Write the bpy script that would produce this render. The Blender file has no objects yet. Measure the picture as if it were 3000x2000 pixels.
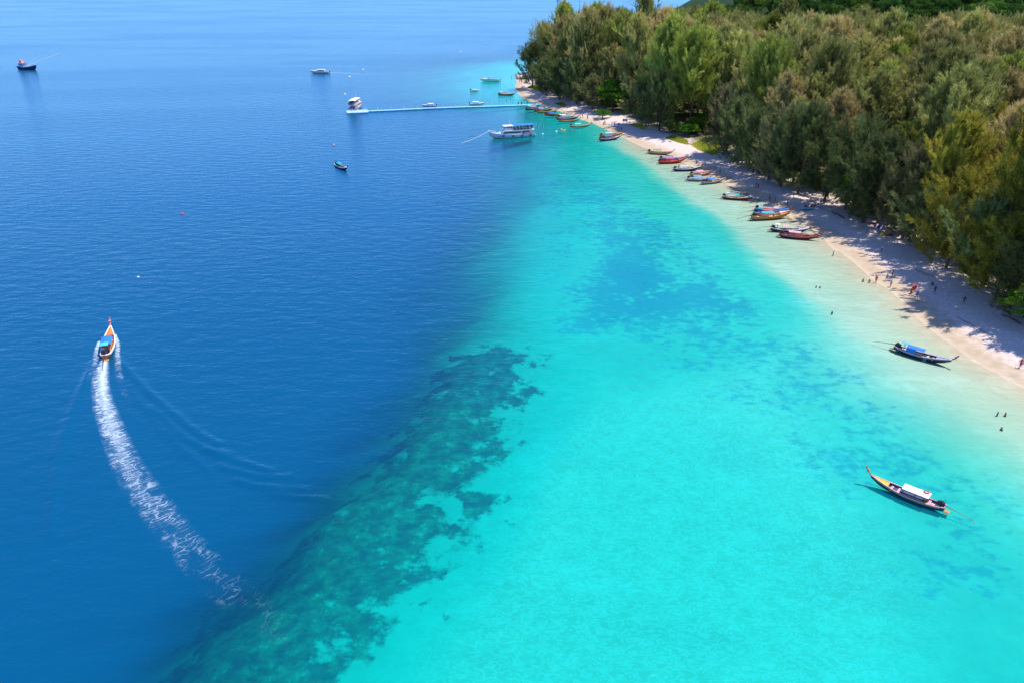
import bpy, bmesh, math, random
import numpy as np
from mathutils import Vector, Matrix

# ------------------------------------------------------------------ camera, sky, sun, exposure
S = bpy.context.scene
C = S.collection
R = math.radians
CAM_H = 60.0                                  # drone height in metres
FOC = 2200.0 / 3000.0                         # focal length / picture width
PITCH = math.atan(1090 / 2200)
cam_d = bpy.data.cameras.new('camera'); cam = bpy.data.objects.new('camera', cam_d); C.objects.link(cam)
cam_d.sensor_width = 36.0; cam_d.lens = 36.0 * FOC
cam_d.clip_start = 1.0; cam_d.clip_end = 90000.0
cam.location = (0, 0, CAM_H); cam.rotation_euler = (math.pi / 2 - PITCH, 0, 0)
S.camera = cam
SUN_EL, SUN_AZ = R(67), R(74)                 # azimuth measured from +Y towards +X
W = bpy.data.worlds.new('World'); S.world = W; W.use_nodes = True
wn = W.node_tree.nodes; wl = W.node_tree.links
sky = wn.new('ShaderNodeTexSky'); sky.sky_type = 'NISHITA'; sky.sun_disc = False
sky.sun_elevation = SUN_EL; sky.sun_rotation = SUN_AZ
sky.altitude = 0; sky.air_density = 1.0; sky.dust_density = 0.0; sky.ozone_density = 6.0
wn['Background'].inputs['Strength'].default_value = 0.15
vib = wn.new('ShaderNodeMix'); vib.data_type = 'RGBA'; vib.blend_type = 'MULTIPLY'; vib.inputs[0].default_value = 1.0   # the clear, deep blue of a tropical noon
wl.new(sky.outputs['Color'], vib.inputs[6]); vib.inputs[7].default_value = (.86, 1.0, 1.36, 1)
wl.new(vib.outputs[2], wn['Background'].inputs['Color'])
sun_d = bpy.data.lights.new('sun', 'SUN'); sun = bpy.data.objects.new('sun', sun_d); C.objects.link(sun)
sun_d.energy = 5.0; sun_d.angle = R(0.53); sun_d.color = (1.0, 0.955, 0.89)
sd = Vector((math.sin(SUN_AZ) * math.cos(SUN_EL), math.cos(SUN_AZ) * math.cos(SUN_EL), math.sin(SUN_EL)))
sun.rotation_euler = sd.to_track_quat('Z', 'Y').to_euler()
S.view_settings.view_transform = 'Standard'; S.view_settings.look = 'None'
S.view_settings.exposure = 0.34; S.view_settings.gamma = 1.0; S.view_settings.use_curve_mapping = False
S.cycles.use_denoising = True
S.cycles.max_bounces = 5; S.cycles.diffuse_bounces = 2; S.cycles.glossy_bounces = 2; S.cycles.transparent_max_bounces = 12
S.cycles.sample_clamp_indirect = 4.0; S.cycles.caustics_reflective = False; S.cycles.caustics_refractive = False

CP, SP = math.cos(PITCH), math.sin(PITCH)
YH = 1000 - 1090.0
def at(u, v, z=0.0):
    """survey point: where the sight line through photo pixel (u, v) meets height z"""
    s = CP * (v - YH) / (CAM_H - z)
    zc = 2200.0 / s
    return ((u - 1500.0) / s, zc * CP - (v - 1000.0) / s * SP)
def proj(x, y, z=0.0):
    zc = y * CP + (CAM_H - z) * SP
    zc = np.maximum(zc, 5.0)
    return 1500 + 2200 * x / zc, 1000 + 2200 * ((CAM_H - z) * CP - y * SP) / zc
rng = np.random.default_rng(7)
random.seed(7)

# ------------------------------------------------------------------ helpers
class NT:
    """small node-tree writer"""
    def __init__(self, name):
        self.m = bpy.data.materials.new(name); self.m.use_nodes = True
        self.t = self.m.node_tree; self.n = self.t.nodes; self.n.clear()
        self.out = self.n.new('ShaderNodeOutputMaterial')
    def set(self, sock, v):
        if isinstance(v, bpy.types.NodeSocket): self.t.links.new(v, sock)
        elif v is not None:
            if isinstance(v, (tuple, list)) and len(v) == 3 and sock.type == 'RGBA': v = (*v, 1)
            sock.default_value = v
    def node(self, typ, ins=(), **props):
        nd = self.n.new('ShaderNode' + typ)
        for k, v in props.items(): setattr(nd, k, v)
        for k, v in (ins.items() if isinstance(ins, dict) else enumerate(ins)): self.set(nd.inputs[k], v)
        return nd
    def math(self, op, a, b=None, c=None, clamp=False):
        return self.node('Math', [x for x in (a, b, c) if x is not None], operation=op, use_clamp=clamp).outputs[0]
    def mix(self, f, a, b):
        nd = self.n.new('ShaderNodeMix'); nd.data_type = 'RGBA'
        self.set(nd.inputs[0], f); self.set(nd.inputs[6], a); self.set(nd.inputs[7], b)
        return nd.outputs[2]
    def noise(self, vec, scale, detail=4, rough=0.55, dist=0.0):
        return self.node('TexNoise', {'Vector': vec, 'Scale': scale, 'Detail': detail, 'Roughness': rough, 'Distortion': dist}).outputs[0]
    def step(self, x, a, b):
        return self.node('MapRange', {'Value': x, 'From Min': a, 'From Max': b}, interpolation_type='SMOOTHSTEP').outputs[0]
    def attr(self, name):
        return self.node('Attribute', attribute_name=name).outputs['Fac']
    def pos(self):
        return self.node('NewGeometry').outputs['Position']
    def scale(self, vec, s):
        return self.node('VectorMath', [vec, s], operation='MULTIPLY').outputs[0]
    def surf(self, sh):
        self.t.links.new(sh, self.out.inputs['Surface']); return self.m

MATS = {}
def paint(name, col, rough=0.55, vary=0.18, scale=6.0, spec=0.4, metal=0.0):
    """procedural paint / wood / cloth: base colour broken up by grain and wear"""
    if name in MATS: return MATS[name]
    t = NT(name)
    co = t.node('TexCoord').outputs['Object']
    n = t.noise(co, scale, 5, 0.6)
    n2 = t.noise(t.scale(co, (1.0, 7.0, 7.0)), scale * 0.7, 3)
    k = t.math('ADD', t.math('MULTIPLY', n, 0.6), t.math('MULTIPLY', n2, 0.4))
    dark = tuple(c * (1 - vary * 1.6) for c in col); light = tuple(min(1, c * (1 + vary)) for c in col)
    c = t.mix(t.step(k, 0.3, 0.7), dark, light)
    b = t.node('BsdfPrincipled', {'Base Color': c, 'Roughness': rough, 'Metallic': metal, 'Specular IOR Level': spec})
    MATS[name] = t.surf(b.outputs[0]); return MATS[name]

def mesh_np(name, verts, faces, mats=(), smooth=False):
    verts = np.asarray(verts, np.float32).reshape(-1, 3); faces = np.asarray(faces, np.int32)
    k = faces.shape[1]
    me = bpy.data.meshes.new(name)
    me.vertices.add(len(verts)); me.vertices.foreach_set('co', verts.ravel())
    me.loops.add(faces.size); me.loops.foreach_set('vertex_index', faces.ravel())
    me.polygons.add(len(faces)); me.polygons.foreach_set('loop_start', np.arange(0, faces.size, k, dtype=np.int32))
    me.update(calc_edges=True)
    if smooth: me.polygons.foreach_set('use_smooth', np.ones(len(faces), bool))
    for m in mats: me.materials.append(m)
    return me
def fattr(me, name, arr):
    a = me.attributes.new(name, 'FLOAT', 'POINT'); a.data.foreach_set('value', np.asarray(arr, np.float32))
def link(name, me, parent=None, loc=None, rot=None, mat=None):
    o = bpy.data.objects.new(name, me); C.objects.link(o)
    if parent is not None: o.parent = parent
    if loc is not None: o.location = loc
    if rot is not None: o.rotation_euler = rot
    if mat is not None:
        if len(me.materials) == 0: me.materials.append(mat)
        o.material_slots[0].link = 'OBJECT'; o.material_slots[0].material = mat
    return o
def tag(o, label=None, cat=None, group=None, kind=None):
    if label: o['label'] = label
    if cat: o['category'] = cat
    if group: o['group'] = group
    if kind: o['kind'] = kind
    return o
def empty(name, loc, rz=0.0, scale=1.0):
    o = bpy.data.objects.new(name, None); C.objects.link(o)
    o.location = loc; o.rotation_euler = (0, 0, rz); o.scale = (scale,) * 3
    o.empty_display_size = 0.3
    return o
def sstep(x, a, b):
    t = np.clip((x - a) / (b - a), 0, 1); return t * t * (3 - 2 * t)
def seg_dist(px, py, pts, closed=False):
    d = np.full(px.shape, 1e12)
    n = len(pts)
    for i in range(n if closed else n - 1):
        ax, ay = pts[i]; bx, by = pts[(i + 1) % n]
        ex, ey = bx - ax, by - ay; L = ex * ex + ey * ey + 1e-9
        t = np.clip(((px - ax) * ex + (py - ay) * ey) / L, 0, 1)
        d = np.minimum(d, (px - ax - t * ex) ** 2 + (py - ay - t * ey) ** 2)
    return np.sqrt(d)
def inside(px, py, pts):
    r = np.zeros(px.shape, bool); n = len(pts)
    for i in range(n):
        x0, y0 = pts[i]; x1, y1 = pts[(i + 1) % n]
        if y0 == y1: continue
        c = ((y0 > py) != (y1 > py)) & (px < (x1 - x0) * (py - y0) / (y1 - y0) + x0)
        r ^= c
    return r
def sdist(px, py, pts):
    """signed distance to a closed outline, positive inside"""
    d = seg_dist(px, py, pts, True); return np.where(inside(px, py, pts), d, -d)

# ------------------------------------------------------------------ the lie of the land
SHORE_PX = [(1506, 222), (1512, 240), (1508, 258), (1514, 272), (1530, 289), (1560, 302), (1600, 317), (1640, 329), (1690, 348), (1729, 361),
            (1758, 373), (1800, 394), (1845, 414), (1900, 437), (1962, 460), (2005, 478), (2053, 498), (2095, 518), (2143, 546), (2195, 568),
            (2245, 592), (2292, 622), (2335, 650), (2375, 668), (2413, 696), (2440, 728), (2469, 740), (2505, 768), (2566, 824), (2613, 850),
            (2645, 884), (2690, 930), (2751, 980), (2820, 1032), (2875, 1068), (2925, 1094), (2986, 1126), (3120, 1200), (3300, 1310)]
SHORE = [at(*p) for p in SHORE_PX]
LAND = SHORE + [(150, 60), (175, 20), (205, -60), (900, -60), (900, 1000), (170, 1000), (140, 800), (112, 690), (80, 610), (46, 565), (18, 540)]
SHELF = [at(*p) for p in [(1440, 190), (1478, 205), (1490, 240), (1492, 285), (1520, 306), (1570, 333), (1640, 362), (1700, 390), (1780, 425), (1867, 469), (1953, 534), (2022, 587), (2107, 640), (2174, 710), (2241, 775),
                               (2350, 855), (2419, 905), (2474, 957), (2543, 1010), (2604, 1057), (2690, 1120), (2800, 1178), (3000, 1285), (3300, 1480)]]
SHELF_AREA = SHELF + [(150, 20), (900, 20), (900, 700), (100, 700)]
DEEP = [at(*p) for p in [(1560, 165), (1440, 172), (1330, 182), (1265, 205), (1235, 245), (1270, 290), (1400, 318), (1497, 345), (1500, 400), (1494, 480), (1472, 570), (1425, 700), (1365, 850), (1335, 975), (1330, 1080),
                              (1225, 1250), (1115, 1400), (935, 1580), (745, 1770), (565, 1990), (360, 2300)]]
SHALLOW_AREA = DEEP + [(-30, 0), (900, 0), (900, 900), (120, 900)]
xs = np.concatenate([[-40000, -10000, -3000, -1200, -600, -350, -220, -150, -110, -92], np.arange(-85, -15, .5), np.arange(-15, 110, .9),
                     np.arange(110, 260, 2.5), np.arange(260, 500, 6), [520, 600, 900, 1500, 4000, 12000, 40000]])
ys = np.concatenate([[-600, -60, 10, 32], np.arange(40, 125, .5), np.arange(125, 200, .9), np.arange(200, 330, 1.6), np.arange(330, 560, 3.0),
                     np.arange(560, 900, 8), [950, 1000, 1300, 1800, 2600, 4000, 8000, 16000, 40000]])
NX, NY = len(xs), len(ys)
GX, GY = np.meshgrid(xs, ys); GX = GX.ravel(); GY = GY.ravel()
land = sdist(GX, GY, LAND)                          # + inland, - at sea
shelf = sdist(GX, GY, SHELF_AREA)                   # + on the sandy shelf
shal = sdist(GX, GY, SHALLOW_AREA) / (1 + np.clip((GY - 170) / 130, 0, 3.5))                  # + shoreward of the drop-off
def wob(x, y, s, seed):
    r = np.random.default_rng(seed); z = 0
    for k in range(5):
        a = r.uniform(0, 6.28); f = s * (1.0 + 0.7 * k); z = z + np.sin(f * (x * np.cos(a) + y * np.sin(a)) + r.uniform(0, 6.28)) / (1 + 0.6 * k)
    return z / 2.6
# coral and sea-grass beds, mapped on the sea floor
REEF_PX = [(1395, 998), (1470, 1004), (1535, 1032), (1545, 1052), (1500, 1060), (1520, 1105), (1565, 1140), (1480, 1152), (1470, 1200), (1430, 1240), (1440, 1300), (1400, 1345), (1360, 1390), (1320, 1420), (1275, 1430),
           (1290, 1480), (1285, 1555), (1240, 1585), (1235, 1640), (1200, 1700), (1215, 1730), (1110, 1750), (1080, 1810), (1000, 1850), (990, 1930), (930, 2040), (860, 2200),
           (180, 2250), (330, 2010), (470, 1850), (570, 1700), (680, 1590), (880, 1490), (1030, 1385), (1120, 1280), (1190, 1180), (1250, 1090), (1310, 1030)]
SPUR_PX = [(1370, 1400), (1420, 1420), (1470, 1455), (1455, 1500), (1390, 1540), (1350, 1600), (1330, 1560), (1350, 1480)]
GRASS_PX = [(1560, 520), (1700, 470), (1800, 520), (1900, 600), (2050, 690), (2110, 760), (2230, 860), (2400, 980), (2560, 1090), (2700, 1250), (2900, 1420), (3100, 1700), (2700, 1750), (2500, 1500), (2200, 1230), (2000, 1100), (1850, 1000), (1700, 950), (1620, 800), (1560, 650)]
BED_PX = [(1560, 900), (1650, 850), (1720, 800), (1800, 760), (1900, 780), (1960, 860), (1900, 930), (1780, 960), (1700, 985), (1620, 990)]
MID_PX = [(1790, 600), (1900, 650), (2020, 720), (2080, 800), (2200, 900), (2180, 960), (2000, 960), (1880, 900), (1800, 800), (1760, 700)]
def mask_px(pts, soft):
    P = [at(*p) for p in pts]
    return sstep(sdist(GX, GY, P), -soft, soft)
reef = np.maximum(mask_px(REEF_PX, 7.0), 0.85 * mask_px(SPUR_PX, 4.0))
grass = np.clip(0.50 * mask_px(GRASS_PX, 7) + 0.30 * mask_px(BED_PX, 5) + 0.22 * mask_px(MID_PX, 8), 0, 1) * (land < 0)
caustic = mask_px([(1500, 1250), (1750, 1150), (2250, 1050), (2500, 1350), (2700, 1700), (2700, 2300), (1050, 2300), (1250, 1850), (1380, 1600)], 8)  # sand flats that carry the painted sun caustics

off = np.maximum(-land, 0)
toe = np.maximum(-shelf, 0)
d_shelf = 0.24 * (1 - np.exp(-off / 11.0))
depth = d_shelf + 0.68 * sstep((-shelf + 1.5 * wob(GX, GY, .22, 3) + 2.5) / (8 + 20 * sstep(-GY, -150, -105)), 0, 1) + 0.40 * sstep(toe, 6, 60)
depth -= .25 * caustic * (land < -8)
depth += 1.6 * sstep(-shal + 2.5 * wob(GX, GY, .1, 5), -26, -4) + 13.0 * sstep((-shal + 3 * wob(GX, GY, .12, 9) + 2.5 * wob(GX, GY, .35, 19) + 7 + 14 * sstep(GY, 108, 135)) / (37 + 26 * sstep(GY, 108, 135)), 0, 1) ** (1 + .5 * sstep(GY, 108, 135))
depth -= np.minimum(.8, .15 * depth) * reef                       # coral grows up from the slope
hill = 46 * sstep(GX - 100 - 0.10 * (GY - 600), 0, 130) * sstep(GY + 0.18 * (GX - 200), 545, 700)
beach = 0.075 * np.minimum(np.maximum(land, 0), 10) + 0.035 * np.clip(land - 10, 0, 30) + 0.12 * wob(GX, GY, .35, 11) * sstep(land, 3, 12)
zg = np.where(land > 0, beach + hill, -depth * (.52 + .48 * sstep(depth, 2, 7)))     # seen through the surface, shallow floors lie nearer than they are
def ground_z(x, y):
    i = min(max(int(np.searchsorted(xs, x)), 1), NX - 1); j = min(max(int(np.searchsorted(ys, y)), 1), NY - 1)
    fx = (x - xs[i - 1]) / (xs[i] - xs[i - 1]); fy = (y - ys[j - 1]) / (ys[j] - ys[j - 1])
    z = lambda a, b: zg[b * NX + a]
    return float((z(i - 1, j - 1) * (1 - fx) + z(i, j - 1) * fx) * (1 - fy) + (z(i - 1, j) * (1 - fx) + z(i, j) * fx) * fy)

idx = np.arange(NX * NY).reshape(NY, NX)
quads = np.stack([idx[:-1, :-1], idx[:-1, 1:], idx[1:, 1:], idx[1:, :-1]], -1).reshape(-1, 4)
ql = land[quads].max(1)
def sub(faces, z, attrs, name, mats):
    used = np.unique(faces); remap = np.zeros(NX * NY, np.int32); remap[used] = np.arange(len(used))
    me = mesh_np(name, np.stack([GX[used], GY[used], z[used]], 1), remap[faces], mats, True)
    for k, a in attrs.items(): fattr(me, k, a[used])
    return me

# ---- sand, coral and sea-grass ground
t = NT('sand_and_reef')
p = t.pos(); z = t.node('SeparateXYZ', [p]).outputs[2]
n1 = t.noise(p, 0.09, 3); n2 = t.noise(p, 0.45, 4, 0.62); n3 = t.noise(p, 1.6, 3, 0.6); n4 = t.noise(p, 7.0, 2)
sand = t.mix(t.step(n2, .3, .7), (.55, .485, .345), (.62, .555, .405))
sand = t.mix(t.math('MULTIPLY', t.step(t.noise(t.scale(p, (.6, 1, 0)), .05, 3, .6, .6), .42, .66), .45), sand, (.43, .40, .31))
sand = t.mix(t.math('MULTIPLY', t.step(n1, .55, .72), .35), sand, (.70, .64, .55))
dry = t.mix(t.step(n3, .35, .7), (.52, .41, .36), (.66, .54, .475))
dry = t.mix(t.math('MULTIPLY', t.step(n4, .55, .75), .5), dry, (.34, .26, .22))
wet = t.mix(t.step(n2, .3, .7), (.40, .30, .20), (.47, .365, .26))
col = t.mix(t.step(t.math('ADD', z, t.math('MULTIPLY', n2, .3)), .05, .22), sand, wet)
col = t.mix(t.step(t.math('ADD', z, t.math('MULTIPLY', n2, .5)), .42, .80), col, dry)
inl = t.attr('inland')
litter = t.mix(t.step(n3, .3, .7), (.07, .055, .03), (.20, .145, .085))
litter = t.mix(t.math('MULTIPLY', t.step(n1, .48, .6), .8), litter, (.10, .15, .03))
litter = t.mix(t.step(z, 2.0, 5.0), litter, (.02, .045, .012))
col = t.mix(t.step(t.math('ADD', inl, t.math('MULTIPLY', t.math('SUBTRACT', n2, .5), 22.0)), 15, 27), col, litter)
# sea-grass patches: each patch has its own outline
g = t.attr('grass')
gn = t.math('ADD', t.math('MULTIPLY', t.noise(t.scale(p, (.8, 1.0, 0.0)), 0.60, 5, .66, .0), .56), t.math('MULTIPLY', n1, .44))
gm = t.step(t.math('ADD', gn, t.math('MULTIPLY', g, 0.27)), .60, .72)
col = t.mix(t.math('MULTIPLY', gm, t.math('ADD', .34, t.math('MULTIPLY', g, .62))), col, (.04, .22, .30))
# sun caustics on the sand flats, painted as pale ridges into the colour
caus = t.attr('caustic')
rd = t.math('ABSOLUTE', t.math('SUBTRACT', t.noise(t.scale(p, (.7, 1.25, 0)), 1.0, 2, .6, 1.2), .5))
col = t.mix(t.math('MULTIPLY', t.math('MULTIPLY', t.step(rd, .09, .0), caus), .34), col, (.88, .80, .72))
# coral: dark heads, green flats and pale sand pockets
rf = t.attr('reef')
rn = t.noise(t.scale(p, (1, 1, 0)), 0.24, 5, .66, .0)
rm = t.step(t.math('ADD', rf, t.math('MULTIPLY', t.math('SUBTRACT', rn, .5), 3.0)), .26, .66)
rm = t.math('MULTIPLY', rm, t.step(rf, .01, .10))
vr = t.node('TexVoronoi', {'Vector': t.node('VectorMath', [p, t.scale(t.node('TexNoise', {'Vector': p, 'Scale': .5}).outputs[1], (2.2, 2.2, 0))], operation='ADD').outputs[0], 'Scale': .38}, feature='F1').outputs[0]
rn2 = t.noise(t.scale(p, (1, 1, 0)), .50, 5, .68, .0)
rc = t.mix(t.step(rn2, .36, .64), (.006, .034, .036), (.075, .21, .115))
rc = t.mix(t.math('MULTIPLY', t.step(n2, .5, .68), .7), rc, (.16, .15, .06))
rc = t.mix(t.step(t.math('ADD', t.math('MULTIPLY', n3, .45), t.math('MULTIPLY', rn2, .65)), .61, .74), rc, (.36, .44, .26))
rc = t.mix(t.math('MULTIPLY', t.step(vr, .55, .1), .65), rc, (.015, .05, .05))
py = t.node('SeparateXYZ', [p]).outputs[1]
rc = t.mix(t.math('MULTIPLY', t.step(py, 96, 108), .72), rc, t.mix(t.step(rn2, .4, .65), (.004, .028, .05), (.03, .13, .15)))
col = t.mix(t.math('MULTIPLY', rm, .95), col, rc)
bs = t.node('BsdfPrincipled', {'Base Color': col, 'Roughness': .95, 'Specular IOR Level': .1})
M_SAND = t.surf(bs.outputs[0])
AT = {'inland': land, 'grass': grass, 'reef': reef, 'caustic': caustic}
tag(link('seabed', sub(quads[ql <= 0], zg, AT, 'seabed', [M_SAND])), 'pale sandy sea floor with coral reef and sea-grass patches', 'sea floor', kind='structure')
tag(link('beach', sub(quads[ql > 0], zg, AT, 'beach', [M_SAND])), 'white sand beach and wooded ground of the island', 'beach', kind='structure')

# ---- the sea: a clear sheet whose tint follows the depth of water under it
BOAT_WAKE = [at(*p) for p in [(309, 1044), (303, 1090), (300, 1130), (306, 1180), (322, 1235), (344, 1300), (364, 1355), (402, 1425), (462, 1505), (535, 1595), (620, 1690), (705, 1765), (785, 1825), (870, 1868)]]
zw = np.zeros(NX * NY)
for line, h, w in [([(340, 1050), (366, 1075), (430, 1143), (498, 1201), (567, 1258), (640, 1300)], .30, .5), ([(440, 1190), (481, 1224), (544, 1284), (620, 1318), (680, 1330)], .26, .45),
                   ([(600, 1318), (648, 1336), (731, 1359), (800, 1380)], .26, .42), ([(640, 1360), (671, 1373), (760, 1394), (850, 1396)], .24, .42), ([(690, 1405), (740, 1420), (826, 1430), (900, 1432)], .24, .42),
                   ([(800, 1445), (860, 1453), (960, 1462)], .2, .42), ([(380, 1130), (420, 1190), (470, 1250), (540, 1320), (620, 1380)], .15, .5),
                   ([(275, 1057), (250, 1115), (229, 1178), (200, 1253), (170, 1350), (155, 1450), (150, 1560)], .22, .5), ([(262, 1090), (225, 1160), (190, 1240), (150, 1340)], .15, .5)]:
    P = [at(*q) for q in line]; zw += h * np.exp(-(seg_dist(GX, GY, P) / w) ** 2)
zw *= (land < -6)
t = NT('sea_water')
p = t.pos(); d = t.attr('depth')
fo = t.node('Attribute', attribute_name='far').outputs['Fac']
def tr(k): return t.math('POWER', math.exp(-k), d)
tint = t.node('CombineColor', [tr(1.75), tr(.055), tr(.060)]).outputs[0]
absorb = t.node('BsdfTransparent', [tint])
body = t.node('BsdfDiffuse', {'Color': t.mix(t.step(d, 1.2, 4.2), (.0, .35, .43), (.0, .066, .148))})
deepf = t.math('SUBTRACT', 1.0, t.math('POWER', math.exp(-1.0), t.math('POWER', t.math('MULTIPLY', d, .19), 2.0)))
milk = t.math('MULTIPLY', t.math('SUBTRACT', 1.0, t.math('POWER', math.exp(-1.2), d)), .25)
clear = t.node('MixShader', [t.math('MAXIMUM', deepf, milk), absorb.outputs[0], body.outputs[0]])
ps = t.scale(p, (0.55, 1.0, 1.0))
wv = t.noise(ps, .40, 4, .62)
slick = t.step(t.noise(t.scale(p, (.35, 1.0, 1.0)), .012, 3, .6, .8), .38, .66)
bmp = t.node('Bump', {'Strength': t.math('ADD', .50, t.math('MULTIPLY', slick, .22)), 'Distance': .48, 'Height': wv})
gl = t.node('BsdfGlossy', {'Color': (.62, .88, 1.0), 'Roughness': t.math('ADD', .12, t.math('MULTIPLY', slick, .06)), 'Normal': bmp.outputs[0]})
fr = t.node('Fresnel', {'IOR': 1.43, 'Normal': bmp.outputs[0]}).outputs[0]
fac = t.math('MINIMUM', fr, .56)
M_SEA = t.surf(t.node('MixShader', [fac, clear.outputs[0], gl.outputs[0]]).outputs[0])
wq = quads[land[quads].min(1) < 2.0]
sea_me = sub(wq, zw, {'depth': np.maximum(depth * (land < 0), 0.0)}, 'sea', [M_SEA])
tag(link('sea', sea_me), 'clear tropical sea turning from turquoise to deep blue', 'sea', kind='structure')
# ------------------------------------------------------------------ trees
def leaf_mat(name, dark, light, brown, fresh=None):
    """foliage: every plume has its own tint, every tree its own cast and depth of green"""
    t = NT(name)
    rnd = t.node('ObjectInfo').outputs['Random']
    rnd2 = t.math('FRACT', t.math('MULTIPLY', rnd, 17.31)); rnd3 = t.math('FRACT', t.math('MULTIPLY', rnd, 53.7))
    tint = t.attr('tint')
    c = t.mix(tint, dark, light)
    c = t.mix(t.step(t.math('ADD', t.math('MULTIPLY', rnd, .75), t.math('MULTIPLY', tint, .45)), .52, 1.12), c, brown)
    if fresh: c = t.mix(t.math('MULTIPLY', t.step(rnd2, .62, .95), .75), c, t.mix(tint, tuple(x * .3 for x in fresh), fresh))
    v = t.node('HueSaturation', {'Color': c, 'Value': t.math('ADD', .66, t.math('MULTIPLY', rnd3, .68))}).outputs[0]
    dif = t.node('BsdfDiffuse', {'Color': v})
    trn = t.node('BsdfTranslucent', {'Color': v})
    return t.surf(t.node('MixShader', [.24, dif.outputs[0], trn.outputs[0]]).outputs[0])
M_CAS = leaf_mat('casuarina_needles', (.080, .110, .030), (.55, .53, .15), (.66, .50, .20), (.44, .52, .07))
M_SHORE = leaf_mat('shore_casuarina_needles', (.035, .062, .024), (.24, .27, .085), (.30, .25, .11))
M_GOLD = leaf_mat('golden_needles', (.11, .12, .018), (.50, .42, .06), (.52, .40, .06))
M_BROAD = leaf_mat('broad_leaves', (.03, .10, .012), (.17, .36, .03), (.22, .34, .03))
M_JUNGLE = leaf_mat('jungle_leaves', (.02, .075, .018), (.13, .26, .045), (.18, .27, .04))
M_GRASS = leaf_mat('grass_blades', (.25, .30, .03), (.52, .50, .07), (.52, .45, .08))
M_BARK = paint('bark', (.12, .085, .06), .9, .35, 3.0, .1)
M_DEADWOOD = paint('bleached_wood', (.42, .37, .31), .9, .25, 3.0, .1)

def tube(pts, rad, sides=6):
    """one tapering limb as verts, quads"""
    V, Fq = [], []
    pts = [np.asarray(q, float) for q in pts]
    for i, q in enumerate(pts):
        d = pts[min(i + 1, len(pts) - 1)] - pts[max(i - 1, 0)]; d = d / (np.linalg.norm(d) + 1e-9)
        a = np.cross(d, (0.3, 0.9, 0.31)); a /= np.linalg.norm(a) + 1e-9; b = np.cross(d, a)
        for k in range(sides):
            an = 2 * math.pi * k / sides; V.append(q + rad[i] * (math.cos(an) * a + math.sin(an) * b))
    for i in range(len(pts) - 1):
        for k in range(sides):
            Fq.append((i * sides + k, i * sides + (k + 1) % sides, (i + 1) * sides + (k + 1) % sides, (i + 1) * sides + k))
    return V, Fq
def tubes_mesh(name, limbs, sides=6, smooth=True):
    V, Fq = [], []
    for pts, rad in limbs:
        v, f = tube(pts, rad, sides); o = len(V); V += v; Fq += [tuple(i + o for i in q) for q in f]
    return mesh_np(name, np.array(V), np.array(Fq), [], smooth)

def blades(P, D, L, Wd, tint, r):
    """triangular leaf blades: base P, direction D, length L, width Wd"""
    n = len(P)
    side = np.cross(D, r.normal(size=(n, 3))); side /= np.linalg.norm(side, axis=1, keepdims=True) + 1e-9
    V = np.empty((n, 3, 3)); V[:, 0] = P - side * Wd[:, None]; V[:, 1] = P + side * Wd[:, None]; V[:, 2] = P + D * L[:, None]
    return V.reshape(-1, 3), np.repeat(tint, 3)

def casuarina(seed, H=24.0, Rc=5.0, boughs=46, plumes=11, nb=44, base=.20, size=1.0, droop=.3):
    r = np.random.default_rng(seed)
    lean = r.normal(0, .03, 2)
    trunk_pts = [np.array([lean[0] * z * z / H, lean[1] * z * z / H, z]) for z in np.linspace(-.6, H * .93, 9)]
    limbs = [(trunk_pts, np.linspace(.38, .05, 9))]
    P, D, L, Wd, T = [], [], [], [], []
    for b in range(boughs):
        f = base + (1 - base) * (b + r.uniform(0, 1)) / boughs          # height fraction on the stem
        a = b * 2.4 + r.normal(0, .4)
        g = (f - base) / (1 - base)
        prof = (0.42 + 0.75 * np.sin(np.pi * min(1, g * .86 + .16)) ** .8) * (1 - .72 * g ** 3)
        ln = Rc * prof * r.uniform(.70, 1.18)
        z0 = H * f * .90
        up = r.uniform(.30, .95) + 1.0 * g if droop < .5 else r.uniform(.25, .75) + .9 * g
        o = np.array([lean[0] * z0 * z0 / H, lean[1] * z0 * z0 / H, z0])
        dirv = np.array([math.cos(a), math.sin(a), up]); dirv /= np.linalg.norm(dirv)
        end = o + dirv * ln * 1.05
        mid = o + dirv * ln * .55 + np.array([0, 0, -.25 * ln * droop])
        limbs.append(([o, mid, end], [.11, .07, .02]))
        bt = r.uniform(0, 1)
        for k in range(plumes):
            s = r.uniform(.34, 1.05)
            q = (1 - s) ** 2 * o + 2 * s * (1 - s) * mid + s * s * end + r.normal(0, .42 * size, 3) * (.5 + s)
            pd = dirv * .65 + np.array([0, 0, r.uniform(.15, 1.0) + (.35 if droop < .5 else 0)]) + r.normal(0, .34, 3); pd /= np.linalg.norm(pd)
            pl = r.uniform(1.2, 2.6) * size
            tt = r.uniform(0, .95, nb)
            base_p = q + pd * (tt * pl)[:, None] + r.normal(0, .13 * size, (nb, 3))
            dd = pd * .95 + r.normal(0, .40, (nb, 3)); dd[:, 2] -= droop * .25; dd /= np.linalg.norm(dd, axis=1, keepdims=True)
            P.append(base_p); D.append(dd); L.append(r.uniform(.5, 1.25, nb) * size); Wd.append(r.uniform(.04, .075, nb) * size)
            T.append(np.clip(.55 * bt + .45 * r.uniform(0, 1) + r.normal(0, .10, nb) + .12 * s, 0, 1))
    V, T = blades(np.concatenate(P), np.concatenate(D), np.concatenate(L), np.concatenate(Wd), np.concatenate(T), r)
    me = mesh_np('crown', V, np.arange(len(V)).reshape(-1, 3)); fattr(me, 'tint', T)
    return me, tubes_mesh('trunk', limbs, 5)

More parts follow.
